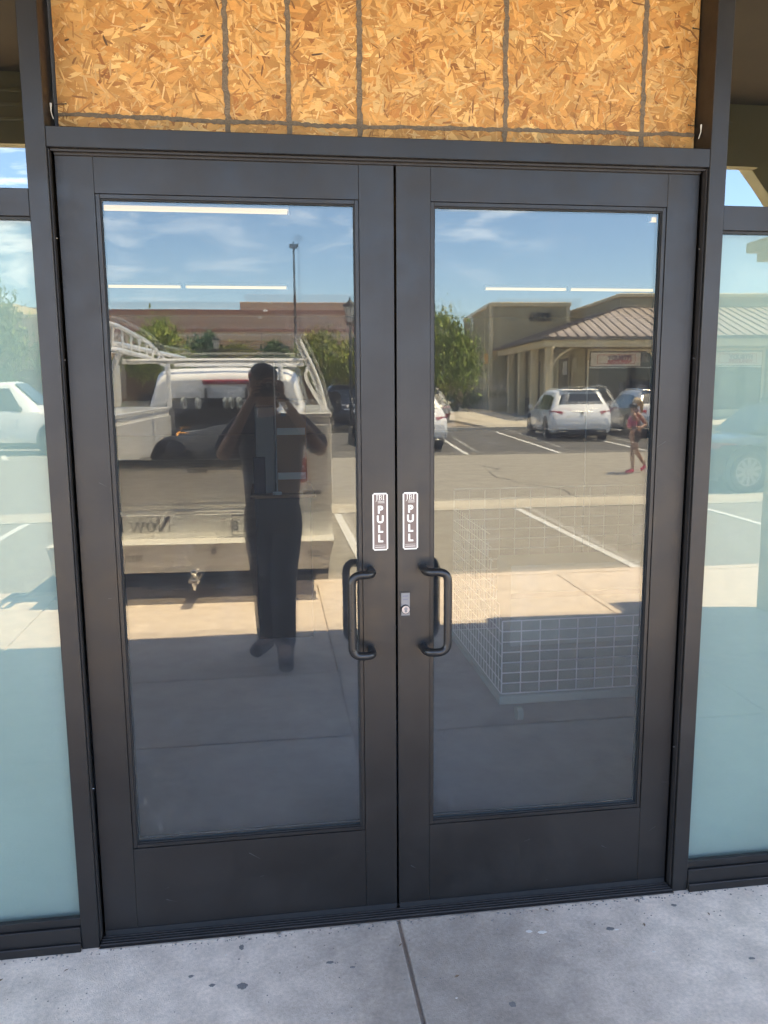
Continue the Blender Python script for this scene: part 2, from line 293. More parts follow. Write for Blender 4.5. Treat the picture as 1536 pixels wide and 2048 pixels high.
# ---- shopfront framing
ZT, MW, O = 2.294, .0515, .920
ff = thing('shopfront_frame', 'dark bronze aluminium frame of mullions and bars around the double doors', 'frame')
for s in (-1, 1):
    a, b = sorted((s * O, s * (O + MW)))
    bx('mullion', 'frame', ff, a, b, 0, .115, 0, 3.41, bev=.0015)
bx('header_bar', 'frame', ff, -O + .0005, O - .0005, 0.0015, .115, ZT, 2.345, bev=.0015)
MB().box(-O + .012, O - .012, .030, .075, ZT - .012, ZT - .0005).box(-O + .006, O - .006, .016, .028, ZT - .006, ZT - .0005).build('door_stop', 'reveal', ff)
bx('top_rail_bar', 'frame', ff, -O, O, .004, .115, 3.30, 3.41, bev=.001)
for s in (-1, 1):
    a, b = sorted((s * (O - .004), s * (O - .0005)))
    bx('jamb_strip', 'reveal', ff, a, b, .012, .034, .02, ZT - .001)
    a, b = sorted((s * (O + MW + .0005), s * 2.45))
    bx('crossbar', 'frame', ff, a, b, .004, .11, 2.120, 2.190, bev=.0015)
    bx('glazing_bead', 'gasket', ff, a, b, .012, .03, 2.113, 2.1195)
    bx('top_rail_bar', 'frame', ff, a, b, .004, .115, 3.30, 3.41, bev=.001)
    bx('sill', 'frame', ff, a, b, -.004, .11, .004, .075, bev=.0015)
    MB().box(a, b, .006, .024, .0755, .100, .001).box(a, b, -.014, -.0045, .0, .028, .002).build('sill_bead', 'frame', ff)
    e = s * 2.5; bx('mullion', 'frame', ff, e - .05, e + .05, 0, .115, 0, 3.41, bev=.0015)
    e = s * 3.55; bx('mullion', 'frame', ff, e - .05, e + .05, 0, .115, 0, 3.41, bev=.0015)
    c, d = sorted((s * 2.55, s * 3.5))
    for z0, z1 in ((.004, .075), (2.12, 2.19), (3.30, 3.41)): bx('crossbar', 'frame', ff, c, d, .004, .11, z0, z1, bev=.0015)
# threshold
th = thing('door_threshold', 'grooved dark metal threshold strip under both door leaves', 'threshold')
t = MB().box(-O + .001, O - .001, -.012, .112, .0005, .006)
for y in (.0, .012, .024, .036, .060): t.box(-O + .002, O - .002, y - .003, y + .003, .006, .011, .001)
t.build('saddle_plate', 'reveal', th)
bx('front_lip', 'steel', th, -O + .001, O - .001, -.0135, -.0125, .001, .005)
# sidelites
def pane(name, m, parent, x0, x1, y, z0, z1, th=.006, rx=0, rz=0):
    cx, cz = (x0 + x1) / 2, (z0 + z1) / 2
    b = MB(); hx, hz = (x1 - x0) / 2, (z1 - z0) / 2
    b.poly([(-hx, 0, -hz), (hx, 0, -hz), (hx, 0, hz), (-hx, 0, hz)])
    me = b.build(name, m, parent); me.location = (cx, y, cz); me.rotation_euler = (rx, 0, rz)
    ring = MB()
    for a in ((-hx, -hx + .002, 0.0005, th, -hz, hz), (hx - .002, hx, .0005, th, -hz, hz), (-hx + .002, hx - .002, .0005, th, -hz, -hz + .002), (-hx + .002, hx - .002, .0005, th, hz - .002, hz)): ring.box(*a)
    ring.build('glass_edge', 'glassedge', me); return me
for s, lab in ((-1, 'pale teal backed sidelite window left of the doors reflecting a white pickup'), (1, 'pale teal backed sidelite window right of the doors reflecting a dark blue car')):
    a, b = sorted((s * (O + MW + .002), s * 2.448)); sd_ = thing('sidelite_window', lab, 'window', group='sidelites beside the doors')
    pane('glass_pane', 'glassside', sd_, a, b, .022, .0765, 2.118, rx=0, rz=0)
    bx('window_film', 'film', sd_, a + .002, b - .002, .052, .056, .080, 2.115)
    c, d = sorted((s * 2.552, s * 3.498)); t2 = bx('side_panel', 'film', sd_, c, d, .05, .06, .08, 2.115)
for s, lab in ((-1, 'dark transom window above the left sidelite showing beam and sky'), (1, 'dark transom window above the right sidelite showing a diagonal brace')):
    a, b = sorted((s * (O + MW + .002), s * 2.448)); sd_ = thing('transom_window', lab, 'window', group='transoms beside the board')
    pane('glass_pane', 'glasstop', sd_, a, b, .030, 2.192, 3.298)
    bx('dark_backing', 'dark', sd_, a, b, .09, .1, 2.192, 3.298)

# ---- strand board
ob = thing('strand_board', 'orange wood strand board filling the opening above the doors', 'board')
BX0, BX1, BZ0, BZ1, BY = -.906, .917, 2.3465, 3.2995, .100
bx('board', 'osb', ob, BX0, BX1, BY, BY + .012, BZ0, BZ1)
bx('backing', 'dark', ob, -.9195, .9195, .114, .12, 2.346, 3.2998)
rng = random.Random(3); big = MB(); tones = []
pal = [(.70, .42, .17), (.62, .34, .12), (.54, .275, .09), (.76, .50, .24), (.66, .38, .145), (.47, .22, .07), (.80, .56, .29), (.58, .31, .11), (.36, .155, .05)]
def strand(bm, cx, cz, Lh, Wd, a, y, tilt):
    ca, sa = math.cos(a), math.sin(a); n = rng.choice((5, 6, 7)); pts = []
    prof = [(-1, -.6), (-.5, -1), (.45, -.9), (1, -.4), (.9, .5), (.3, 1), (-.6, .85), (-.95, .3)]
    prof = [(px + rng.uniform(-.14, .14), pz + rng.uniform(-.28, .28)) for px, pz in prof]
    for px, pz in prof:
        X = px * Lh / 2; Z = pz * Wd / 2; x = cx + X * ca - Z * sa; z = cz + X * sa + Z * ca
        pts.append((min(max(x, BX0), BX1), y + tilt[0] * X + tilt[1] * Z, min(max(z, BZ0), BZ1)))
    vs = [bm.verts.new(q) for q in pts]
    try: bm.faces.new(vs)
    except ValueError: return False
    return True
bm = big.bm; ntot = 6500
for i in range(ntot):
    fr = i / ntot
    Lh = rng.uniform(.04, .16) * (1.15 - .70 * fr ** .8); Wd = Lh * rng.uniform(.10, .40)
    if rng.random() < .3: Wd = Lh * rng.uniform(.05, .1)
    y = BY - .0008 - .0022 * fr - rng.uniform(0, .0004)
    if strand(bm, rng.uniform(BX0, BX1), rng.uniform(BZ0, 2.95), Lh, Wd, rng.gauss(0, .9) if rng.random() < .6 else rng.uniform(0, PI), y, (rng.uniform(-.012, .012), rng.uniform(-.03, .03))):
        c = rng.choices(pal, weights=(6, 6, 4, 4, 6, 2.0, 2.0, 5, .7))[0]; k = rng.uniform(.55, .92); tones.append((c[0] * k, c[1] * k * .90, c[2] * k * .66))
for i in range(2600):
    Lh = rng.uniform(.008, .045)
    if strand(bm, rng.uniform(BX0, BX1), rng.uniform(BZ0, 2.95), Lh, rng.uniform(.0012, .006), rng.uniform(0, PI), BY - .0034 - rng.uniform(0, .0005), (0, 0)):
        c = rng.choices([(.80, .50, .21), (.60, .30, .09), (.42, .19, .055), (.70, .40, .14), (.30, .13, .04), (.12, .06, .025)], weights=(5, 5, 3, 5, 1.2, .25))[0]; k = rng.uniform(.55, .85); tones.append((c[0] * k, c[1] * k, c[2] * k))
so_ = big.build('strands', 'strand', ob, kind='stuff')
ca = so_.data.color_attributes.new('tone', 'FLOAT_COLOR', 'CORNER')
for pi, pg in enumerate(so_.data.polygons):
    for li in pg.loop_indices: ca.data[li].color = (*tones[pi], 1)
def ragged(pts, wd, name='adhesive_line'):
    b = MB(); pts = [Vector(p) for p in pts]; n = 90; l = []; rr = []
    for i in range(n + 1):
        t = i / n; p = pts[0].lerp(pts[1], t); d = (pts[1] - pts[0]).normalized(); s = Vector((d.z, 0, -d.x)); j = noise.noise(Vector((p.x * 9, p.z * 9, 3))) * .004
        l.append(b.bm.verts.new(p + s * (wd / 2 * rng.uniform(.6, 1.3) + j))); rr.append(b.bm.verts.new(p - s * (wd / 2 * rng.uniform(.6, 1.3) - j)))
    for i in range(n): b.bm.faces.new((l[i], rr[i], rr[i + 1], l[i + 1]))
    b.build(name, 'glue', ob)
yy = BY - .0045
for x0, x1 in ((-.453, -.459), (-.285, -.288), (-.085, -.092), (.330, .333), (.757, .748)): ragged([(x1, yy, BZ0), (x0, yy, 3.29)], .0155)
ragged([(BX0, yy - .0006, 2.401), (-.1, yy - .0006, 2.398)], .012); ragged([(-.1, yy - .0006, 2.398), (BX1, yy - .0006, 2.409)], .012)
for x, z, s in ((-.884, 2.425, -1), (.893, 2.433, 1), (.893, 2.70, 1), (-.884, 2.95, -1)):
    MB().cyl((x + s * .012, BY - .012, z), (1, .25 * s, 0), .0013, .030, 8).ico((x - s * .003, BY - .016, z), .0028, (.6, 1, 1), 1).build('nail', 'plastic', ob)
for x, z, s in ((-.9165, 2.395, -1), (.9165, 2.405, 1)):
    MB().tube([(x - s * .004, .05, z + .02), (x - s * .003, .052, z), (x - s * .007, .056, z - .018)], [.003, .0014, .001], 8).build('sealant_drip', 'lamp', ob)
MB().cyl((-.02, BY - .014, 2.352), (0, 0, 1), .001, .014, 6).build('nail', 'plastic', ob)

# ---- doors
REC, G = .038, .056
hs, ms, brl, trl = .113, .114, .301, 2.177
def door(s, lab):
    d = thing('glass_door', lab, 'door', group='pair of glass doors')
    x0, x1 = (.0035, .9095) if s > 0 else (-.9095, -.0035)
    gx0, gx1 = (ms, .914 - hs) if s > 0 else (-.914 + hs, -ms)
    zb, zt = .0165, 2.2855; F = dict(bev=.0006)
    bx('stile', 'frame', d, x0, gx0 - .012, REC, REC + .045, zb, zt, **F); bx('stile', 'frame', d, gx1 + .012, x1, REC, REC + .045, zb, zt, **F)
    bx('top_rail', 'frame', d, gx0 - .0115, gx1 + .0115, REC + .0006, REC + .045, trl + .012, zt, **F)
    bx('bottom_rail', 'frame', d, gx0 - .0115, gx1 + .0115, REC + .0006, REC + .045, zb, brl - .012, **F)
    # glazing stop, sloped slightly back to the glass
    b = MB()
    for a in ((gx0 - .0115, gx0, trl + .0115, brl - .0115), (gx1, gx1 + .0115, trl + .0115, brl - .0115)): b.box(a[0], a[1], REC + .004, REC + .040, a[3], a[2], .001)
    b.box(gx0 + .0002, gx1 - .0002, REC + .004, REC + .040, trl, trl + .0115, .001).box(gx0 + .0002, gx1 - .0002, REC + .004, REC + .040, brl - .0115, brl, .001)
    b.build('glazing_stop', 'frame', d)
    b = MB()
    for a in ((gx0, gx0 + .003, brl, trl), (gx1 - .003, gx1, brl, trl)): b.box(a[0], a[1], REC + .010, REC + .0165, a[2], a[3])
    b.box(gx0 + .003, gx1 - .003, REC + .010, REC + .0165, trl - .003, trl).box(gx0 + .003, gx1 - .003, REC + .010, REC + .0165, brl, brl + .003)
    b.build('gasket', 'gasket', d)
    pane('outer_pane', 'glassout', d, gx0 + .0015, gx1 - .0015, G, brl + .0015, trl - .0015)
    if s < 0: pane('inner_pane', 'glassin', d, gx0 + .0015, gx1 - .0015, G + .016, brl + .0015, trl - .0015, rx=R(.26), rz=R(-.17))
    else: pane('inner_pane', 'glassin', d, gx0 + .0015, gx1 - .0015, G + .016, brl + .0015, trl - .0015, rx=R(.12), rz=R(-.34))
    bx('sweep', 'gasket', d, x0 + .002, x1 - .002, REC - .003, REC - .0005, .0125, .030)
    # weather strip line on face joints
    # pull handle
    h = [(s * .078, REC, 1.133), (s * .078, -.028, 1.133), (s * .141, -.062, 1.120), (s * .141, -.062, .892), (s * .078, -.028, .880), (s * .078, REC, .880)]
    h = [(s * .080, REC - .0005, 1.130), (s * .080, -.030, 1.130), (s * .143, -.030, 1.130), (s * .143, -.030, .884), (s * .080, -.030, .884), (s * .080, REC - .0005, .884)]
    hh = MB().tube(arc(h, .030, 7), .0125, 16).build('pull_handle', 'handle', d, smooth='auto')
    for z in (1.130, .884): MB().cyl((s * .080, REC - .002, z), (0, 1, 0), .0155, .003, 20).build('rose', 'handle', hh)
    # sticker
    sx0, sx1 = (.0195, .0655) if s > 0 else (-.0715, -.0255); cx = (sx0 + sx1) / 2
    w_ = MB(); w_.box(sx0, sx1, REC - .0006, REC + .0001, 1.188, 1.361)
    bmesh.ops.bevel(w_.bm, geom=[e for e in w_.bm.edges if abs(e.verts[0].co.y - e.verts[1].co.y) > 1e-5], offset=.004, segments=3, affect='EDGES')
    st = w_.build('pull_sticker', 'print', d)
    b = MB()
    for k in range(1): b.box(sx0 + .0042, sx1 - .0042, REC - .0008, REC - .00065, 1.1922, 1.3568)
    b.build('sticker_ground', 'brown', st)
    for ch, z in (('P', 1.3015), ('U', 1.2725), ('L', 1.2435), ('L', 1.2145)):
        text('letter', ch, .0305, 'print', st, back(cx, REC - .00125, z - .0005), .00008, .0013, 'CENTER', xs=1.0)
    lg = MB(); Y = REC - .0013      # serif J B I
    def q(x0, z0, x1, z1): lg.box(cx + x0, cx + x1, Y, Y + .0003, 1.3565 + z0, 1.3565 + z1)
    q(-.0105, -.0145, -.0083, -.0022); q(-.0125, -.0022, -.0063, -.0012)
    lg.prism([(cx - .0105, Y, 1.342), (cx - .0083, Y, 1.342), (cx - .0105, Y, 1.3375), (cx - .0145, Y, 1.3335), (cx - .0140, Y, 1.3345), (cx - .0112, Y, 1.3385)], (0, .0003, 0))
    q(.0088, -.0165, .0110, -.0022); q(.0068, -.0022, .0130, -.0012); q(.0068, -.0172, .0130, -.0165)
    q(-.0035, -.0165, -.0013, -.0022); q(-.0050, -.0022, .0020, -.0012); q(-.0050, -.0172, .0020, -.0165); q(-.0013, -.0092, .0022, -.0084)
    for cz, rz_ in ((-.0052, .0036), (-.0128, .0042)):
        for k in range(8):
            a0 = -PI / 2 + PI * k / 8; a1 = a0 + PI / 8
            def pt(a, rr): return (cx + .0012 + math.cos(a) * rr, Y, 1.3565 + cz + math.sin(a) * rr)
            lg.prism([pt(a0, rz_), pt(a1, rz_), pt(a1, rz_ - .0013), pt(a0, rz_ - .0013)], (0, .0003, 0))
    lg.build('monogram', 'print', st)
    b = MB(); b.box(cx - .007, cx + .013, Y, Y + .0003, 1.3312, 1.3322)
    for k in range(9): b.box(cx - .007 + k * .0022, cx - .0056 + k * .0022, Y, Y + .0003, 1.3345, 1.3362)
    b.box(cx - .016, cx + .016, Y, Y + .0003, 1.2035, 1.2042)
    for k in range(13): b.box(cx - .0155 + k * .0024, cx - .0141 + k * .0024, Y, Y + .0003, 1.1965, 1.1992)
    b.build('small_print', 'print', st)
    if s > 0:
        lk = bx('lock_plate', 'reveal', d, .0115, .0400, REC - .0022, REC + .001, .978, 1.058, bev=.0005)
        bx('lock_face', 'reveal', lk, .0105, .0125, REC - .003, REC + .0005, .978, 1.062)
        MB().box(.0135, .0395, REC - .0032, REC - .0023, .984, 1.054).build('maker_plate', 'lockm', lk); MB().box(.018, .035, REC - .0036, REC - .0033, 1.044, 1.0455).box(.019, .034, REC - .0036, REC - .0033, 1.034, 1.035).build('plate_print', 'signb', lk)
        MB().cyl((.0262, REC - .005, 1.004), (0, 1, 0), .0138, .009, 32).build('lock_collar', 'gasket', lk, smooth='auto')
        MB().cyl((.0262, REC - .0098, 1.004), (0, 1, 0), .0118, .002, 32).build('lock_cylinder', 'brass', lk, smooth='auto')
        MB().cyl((.0262, REC - .0112, 1.0065), (0, 1, 0), .0052, .001, 24).cyl((.0262, REC - .0112, .9995), (0, 1, 0), .0042, .0012, 24).build('core_face', 'lockm', lk)
        bx('key_slot', 'gasket', lk, .0256, .0268, REC - .0125, REC - .0118, .9965, 1.0025)
    # screws on the hinge side
    sc_ = MB()
    for z in (2.07, 1.75, .5): sc_.cyl((s * .914, REC - .010, z), (1, 0, 0), .0025, .003, 8)
    sc_.build('pivot_screw', 'steel', d)
    return d
dl = door(-1, 'left glass door leaf with black pull handle reflecting a service truck')
dr = door(1, 'right glass door leaf with keyed lock reflecting parked SUV and shops')

rs = random.Random(77)
for d_, s_ in ((dl, -1), (dr, 1)):      # small pale scuffs on the rails and stiles
    for k in range(7):
        x = s_ * (rs.uniform(.02, .88) if k < 5 else rs.choice((rs.uniform(.02, .1), rs.uniform(.82, .9)))); z = rs.uniform(.03, .27) if k < 5 else rs.uniform(.3, 1.6); a = rs.uniform(-.6, .6); ln_ = rs.uniform(.004, .022)
        dx, dz = math.cos(a) * ln_, math.sin(a) * ln_; wv_ = rs.uniform(.0003, .0007)
        MB().prism([(x - dx, REC - .0001, z - dz), (x + dx, REC - .0001, z + dz), (x + dx * .9, REC - .0001, z + dz + wv_), (x - dx * .8, REC - .0001, z - dz + wv_ * 1.6)], (0, -.0002, 0)).build('scuff', 'greyscuff', d_)
# ---- marks on the sidewalk near the door (flat, thin)
def spot(x, y, a, b, m, name, seed):
    rg = random.Random(seed); bm_ = MB(); n = 22; pts = []
    for k in range(n):
        t_ = 2 * PI * k / n; rr = 1 + rg.uniform(-.22, .22); pts.append((x + math.cos(t_) * a * rr, y + math.sin(t_) * b * rr, .0006))
    bm_.prism(pts, (0, 0, .0006)).build(name, m, sw)
for i, (x, y, a, b) in enumerate(((-.488, -.225, .014, .012), (-.573, -.21, .009, .006), (-.635, -.165, .008, .005), (-.495, -.062, .007, .012), (.89, -.069, .010, .006), (.246, -.406, .009, .010), (.638, -.148, .012, .008), (-.236, -.167, .012, .006), (-.172, -.197, .008, .004), (.995, -.335, .010, .005))): spot(x, y, a, b, 'gum', 'gum_spot', i)
for i, (x, y, a, b) in enumerate(((.385, -.122, .009, .006), (.425, -.132, .014, .006), (.656, -.155, .007, .003), (.724, -.266, .005, .002), (-.54, -.09, .003, .002), (.10, -.36, .003, .002))): spot(x, y, a, b, 'fleck', 'paint_fleck', 50 + i)
rg = random.Random(9)
for i in range(9):
    x = rg.uniform(-1.5, 1.7); y = -rg.uniform(.02, .3); a = rg.uniform(0, 6); c_, s_ = math.cos(a) * .006, math.sin(a) * .006
    MB().poly([(x - c_ * 1.6, y - s_ * 1.6, .001), (x + s_ * .6, y - c_ * .6, .004), (x + c_ * 1.6, y + s_ * 1.6, .0015), (x - s_ * .6, y + c_ * .6, .002)]).build('dry_leaf', 'card', sw)
gv = MB()
for i in range(260):
    x = rg.uniform(-1.6, 1.8); y = -abs(rg.gauss(0, .25)) - .02; s = rg.uniform(.0008, .0022)
    gv.box(x - s, x + s, y - s * .7, y + s * .7, .0002, s * .8)
for i in range(420):
    x = rg.uniform(-2.4, 2.4); y = -.016 - abs(rg.gauss(0, .012)); s = rg.uniform(.0008, .0028)
    gv.box(x - s, x + s, y - s * .7, y + s * .7, .0002, s)
gv.build('grit', 'gum', sw, kind='stuff')

# ================================================================ INTERIOR
def tubes(x0, x1, y, both=True):
    t = thing('ceiling_light', '', 'ceiling light', (0, 0, 0)); z = 3.93
    bx('housing', 'white', t, x0, x1, y - .06, y + .06, z + .02, z + .07, bev=.004)
    for k in (-.045, .045): MB().cyl(((x0 + x1) / 2, y + k, z), (1, 0, 0), .026, x1 - x0 - .04, 10).build('tube', 'tube', t)
    for x in (x0, x1): bx('end_cap', 'white', t, x - .004, x + .006, y - .06, y + .06, z - .03, z + .02)
    return t
for lab, a in (('nearest fluorescent fixture across the top of the left door glass', (-2.47, -.03, 8.9)), ('nearest fluorescent fixture showing at the top right corner of the right door', (4.98, 7.4, 8.9)),
               ('left far fluorescent fixture above the reflected warehouse', (-3.95, -2.28, 17.4)), ('second far fluorescent fixture from the left above the warehouse', (-2.17, .14, 17.4)),
               ('third far fluorescent fixture above the house number', (4.85, 6.86, 17.2)), ('right far fluorescent fixture above the metal roof', (6.97, 9.3, 17.2))):
    tubes(*a)['label'] = lab
# wire cage on a white dolly
cg = thing('wire_cage', 'galvanised wire mesh cage on a white wheeled base inside the shop', 'cage', (0, 0, 0))
CX0, CX1, CY0, CY1, CZ0, CZ1 = .765, 2.25, 1.5, 2.6, .12, .50
b = MB()
nx = 15
for i in range(nx + 1):
    x = CX0 + (CX1 - CX0) * i / nx; b.box(x - .0030, x + .0030, CY0 - .0018, CY0 + .0018, CZ0, CZ1)
for i in range(8):
    z = CZ0 + (CZ1 - CZ0) * i / 7; b.box(CX0, CX1, CY0 - .0055, CY0 - .0019, z - .0030, z + .0030)
b.build('front_mesh', 'galv', cg)
b = MB()
for i in range(20):
    y = CY0 + (CY1 - CY0) * i / 19; b.box(CX0 - .0014, CX0 + .0014, y - .0012, y + .0012, CZ0, .50 + .42 * min(1, i / 6))
for i in range(13):
    z = CZ0 + .065 * i; b.box(CX0 - .0055, CX0 - .0019, CY0 if z < .5 else CY0 + (z - .5) / .55 * .34, CY1, z - .0012, z + .0012)
b.build('side_mesh', 'galv', cg)
b = MB()
for i in range(16): x = CX0 + (CX1 - CX0) * i / 15; b.box(x - .0015, x + .0015, CY1 - .0018, CY1 + .0018, CZ0, 1.02)
for i in range(15): b.box(CX0, CX1, CY1 - .0055, CY1 - .0019, CZ0 + .065 * i - .0018, CZ0 + .065 * i + .0018)
b.build('rear_mesh', 'galv', cg)
bx('base_rail', 'film', cg, CX0 - .02, CX1, CY0 - .03, CY0 + .03, .07, .115, bev=.004)
bx('deck', 'film', cg, CX0 - .02, CX1, CY0 + .031, CY1, .08, .112)
for x in (.84, 2.1):
    for y in (1.44, 2.5): MB().cyl((x, y, .035), (1, 0, 0), .035, .028, 16).build('caster', 'film', cg)
cb = thing('cardboard_box', 'pale flat carton standing inside the wire cage', 'box', (0, 0, 0))
bx('carton', 'film', cb, 1.02, 2.15, 2.2, 2.5, .125, .62, bev=.004); bx('tape_strip', 'tape', cb, 1.02, 2.15, 2.196, 2.199, .42, .45)
gp = thing('storage_cabinet', 'tall grey panelled cabinet standing inside behind the left door', 'cabinet', (0, 0, 0))
bx('cabinet_body', 'grey', gp, -.46, -.335, 3.0, 3.6, .98, 1.54, bev=.004); bx('cabinet_door', 'navy', gp, -.475, -.40, 2.985, 2.997, .98, 1.22, bev=.003)
bb = thing('cardboard_box', 'tall brown carton with two pale tape bands beside the grey cabinet', 'box', (0, 0, 0))
bx('carton', 'card', bb, -.325, -.13, 3.0, 3.5, .98, 1.58, bev=.004)
for z in (1.36, 1.07): bx('tape_strip', 'tape', bb, -.318, -.137, 2.994, 2.999, z, z + .045)
bx('handle_hole', 'dark', bb, -.29, -.26, 2.996, 2.999, 1.48, 1.51)
sb = thing('display_plinth', 'black plinth with a brown top edge under the cabinet and carton', 'plinth'); bx('table_top', 'card', sb, -.50, -.08, 2.94, 3.62, .955, .975, bev=.004)
bx('plinth', 'gasket', sb, -.47, -.11, 2.97, 3.6, .0, .954)
for x, y, z0, z1, lab in ((-.327, 2.95, 0.976, 1.82, 'thin pale rod standing against the brown carton'), (1.775, 3.0, .0, 1.83, 'thin white pole standing inside behind the right door')):
    t = thing('pole', lab, 'pole', (0, 0, 0)); MB().cyl((x, y, (z0 + z1) / 2), (0, 0, 1), .0045, z1 - z0, 8).build('rod', 'tape', t); MB().cyl((x, y, z0 + .01), (0, 0, 1), .03, .015, 16).build('foot', 'tape', t)

# ================================================================ SERVICE TRUCK (origin at rear bumper on the ground, front towards -y)
T = thing('service_truck', 'white utility body pickup with ladder rack backed up to the sidewalk', 'truck', (-.965, -4.0, -.13), R(3))
b = MB().prism([(-1.08, .14, .59), (1.08, .14, .59), (1.03, .14, .385), (-1.03, .14, .385)], (0, -.05, 0)); bmp = b.build('bumper_skirt', 'paintw', T)
bt = bx('bumper_step', 'treadw', T, -1.085, 1.085, -.13, .144, .592, .61, bev=.003)
b = MB(); rg = random.Random(2)
for i in range(60):
    for j in range(6):
        x = -1.06 + i * .036; y = .120 - j * .037; a = PI / 4 if (i + j) % 2 else -PI / 4
        b.box(x - .012, x + .012, y - .003, y + .003, .610, .6135, rot=Matrix.Rotation(a, 3, 'Z'))
b.build('tread_bars', 'treadw', bt, kind='stuff')
bpl = bx('bumper_back_plate', 'paintw', T, -1.06, 1.06, -.13, -.088, .612, .80, bev=.004)
# serif lettering  N o w  H i r i n g  (reads from +x to -x seen from behind the truck)
Lt = MB(); YL = -.0875
def lq(pts): Lt.prism([(x0_ - p_[0], YL, .665 + p_[1]) for p_ in pts], (0, .0015, 0))
def rect(a, b_, c, d): lq([(a, c), (b_, c), (b_, d), (a, d)])
x0_ = -.197
def gl_N(o, h=.125):
    rect(o + .012, o + .018, 0, h); rect(o + .092, o + .098, 0, h); lq([(o + .010, h), (o + .034, h), (o + .099, 0), (o + .078, 0)])
    rect(o, o + .03, 0, .004); rect(o + .078, o + .112, h - .004, h); rect(o, o + .034, h - .004, h)
def gl_o(o, h=.082):
    n = 18
    for k in range(n):
        a0 = 2 * PI * k / n; a1 = 2 * PI * (k + 1) / n; c = .040
        def P(a, s): 
            tw = .017 * abs(math.cos(a)) + .004; rx, rz = (.038 - s * tw), (h / 2 - s * .006); return (o + c + rx * math.cos(a), h / 2 + rz * math.sin(a))
        lq([P(a0, 0), P(a1, 0), P(a1, 1), P(a0, 1)])
def gl_w(o, h=.080):
    for (a, b_, wd) in ((.010, .036, .016), (.060, .036, .006), (.056, .086, .016), (.112, .086, .006)):
        lq([(o + a - wd / 2, h), (o + a + wd / 2, h), (o + b_ + wd / 2, 0), (o + b_ - wd / 2, 0)])
    rect(o - .004, o + .026, h - .004, h); rect(o + .044, o + .070, h - .004, h); rect(o + .100, o + .124, h - .004, h)
def gl_H(o, h=.125):
    for a in (.012, .082): rect(o + a, o + a + .018, 0, h); rect(o + a - .010, o + a + .028, 0, .004); rect(o + a - .010, o + a + .028, h - .004, h)
    rect(o + .03, o + .082, h / 2 - .003, h / 2 + .003)
gl_N(0); gl_o(.118); gl_w(.206); gl_H(.365)
Lt.build('lettering', 'darktext', bpl)
text('lettering', 'iring', .15, 'darktext', bpl, front(-.675, YL + .001, .665), .0007)
text('phone_lettering', '(833)', .066, 'greytext', bmp, front(-.385, .1408, .475), .0005); text('phone_lettering', '8', .066, 'greytext', bmp, front(-.548, .1408, .475), .0005)
for x, z in ((-.02, .752), (.05, .765), (.05, .745), (.20, .755), (-.23, .75)): MB().cyl((x, -.087, z), (0, 1, 0), .006, .004, 10).build('rivet', 'red' if x > .1 or x < 0 else 'steel', bpl)
MB().cyl((.155, .144, .545), (0, 1, 0), .024, .016, 8).build('trailer_socket', 'plastic', bmp)
pt_ = bx('licence_plate_frame', 'plastic', T, .275, .585, -.087, -.070, .628, .792, bev=.003)
bx('licence_plate', 'paintw', pt_, .285, .575, -.0695, -.066, .640, .782); text('plate_digit', '8', .11, 'darktext', pt_, front(.335, -.0655, .67), .0005)
for x in (.245, .30): MB().ico((x - .02, -.078, .76), .014).build('plate_lamp', 'chrome', pt_, smooth=True)
# small maker decal
dk = MB()
for k in range(9): dk.box(.88 + k * .011, .887 + k * .011, .1405, .1412, .505 + (k % 3) * .004, .53)
dk.box(.88, .98, .1405, .1412, .487, .493); dk.build('maker_decal', 'greytext', bmp)
# body side boxes
for s in (-1, 1):
    a, c = sorted((s * .605, s * 1.075))
    bo = bx('side_box', 'paintw', T, a, c, -2.6, -.10, .60, 1.555, bev=.012, seg=2)
    bx('box_lid', 'paintw', bo, a - .01, c + .012, -2.62, -.09, 1.556, 1.59, bev=.006)
    a2, c2 = sorted((s * .64, s * 1.055)); dd = bx('rear_panel', 'paintw', bo, a2, c2, -.1, -.088, .88, 1.50, bev=.003)
    MB().cyl((s * .985, -.075, 1.40), (0, 1, 0), .028, .012, 16).tube([(s * .985, -.07, 1.45), (s * .985, -.055, 1.40), (s * .985, -.07, 1.36)], .008, 8).build('latch', 'chrome', dd, smooth=True)
    a3, c3 = sorted((s * .74, s * .885)); tl = bx('tail_lamp', 'red', bo, a3, c3, -.09, -.072, 1.04, 1.235, bev=.012, seg=3)
    for z in (1.10, 1.16): MB().box(a3 + .02, c3 - .02, -.0725, -.0705, z, z + .018).build('lens_bar', 'white', tl)
    MB().box(s * .92 - .07, s * .92 + .07, -.0885, -.085, .945, .975).build('recessed_handle', 'plastic', bo)
    for k in range(3): bx('side_door', 'paintw', bo, *( (1.075, 1.085) if s > 0 else (-1.085, -1.075)), -.95 - k * .80, -.20 - k * .80, .95, 1.50, bev=.004)
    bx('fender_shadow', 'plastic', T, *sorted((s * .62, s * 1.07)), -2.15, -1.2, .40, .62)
for s in (-1, 1): bx('bed_side', 'paintw', T, *sorted((s * .585, s * .603)), -2.58, -.12, .88, 1.50)
bx('bed_floor', 'greytext', T, -.58, .58, -2.58, -.14, .86, .88)
hb = bx('headboard', 'plastic', T, -.60, .60, -2.62, -2.585, .88, 1.58)
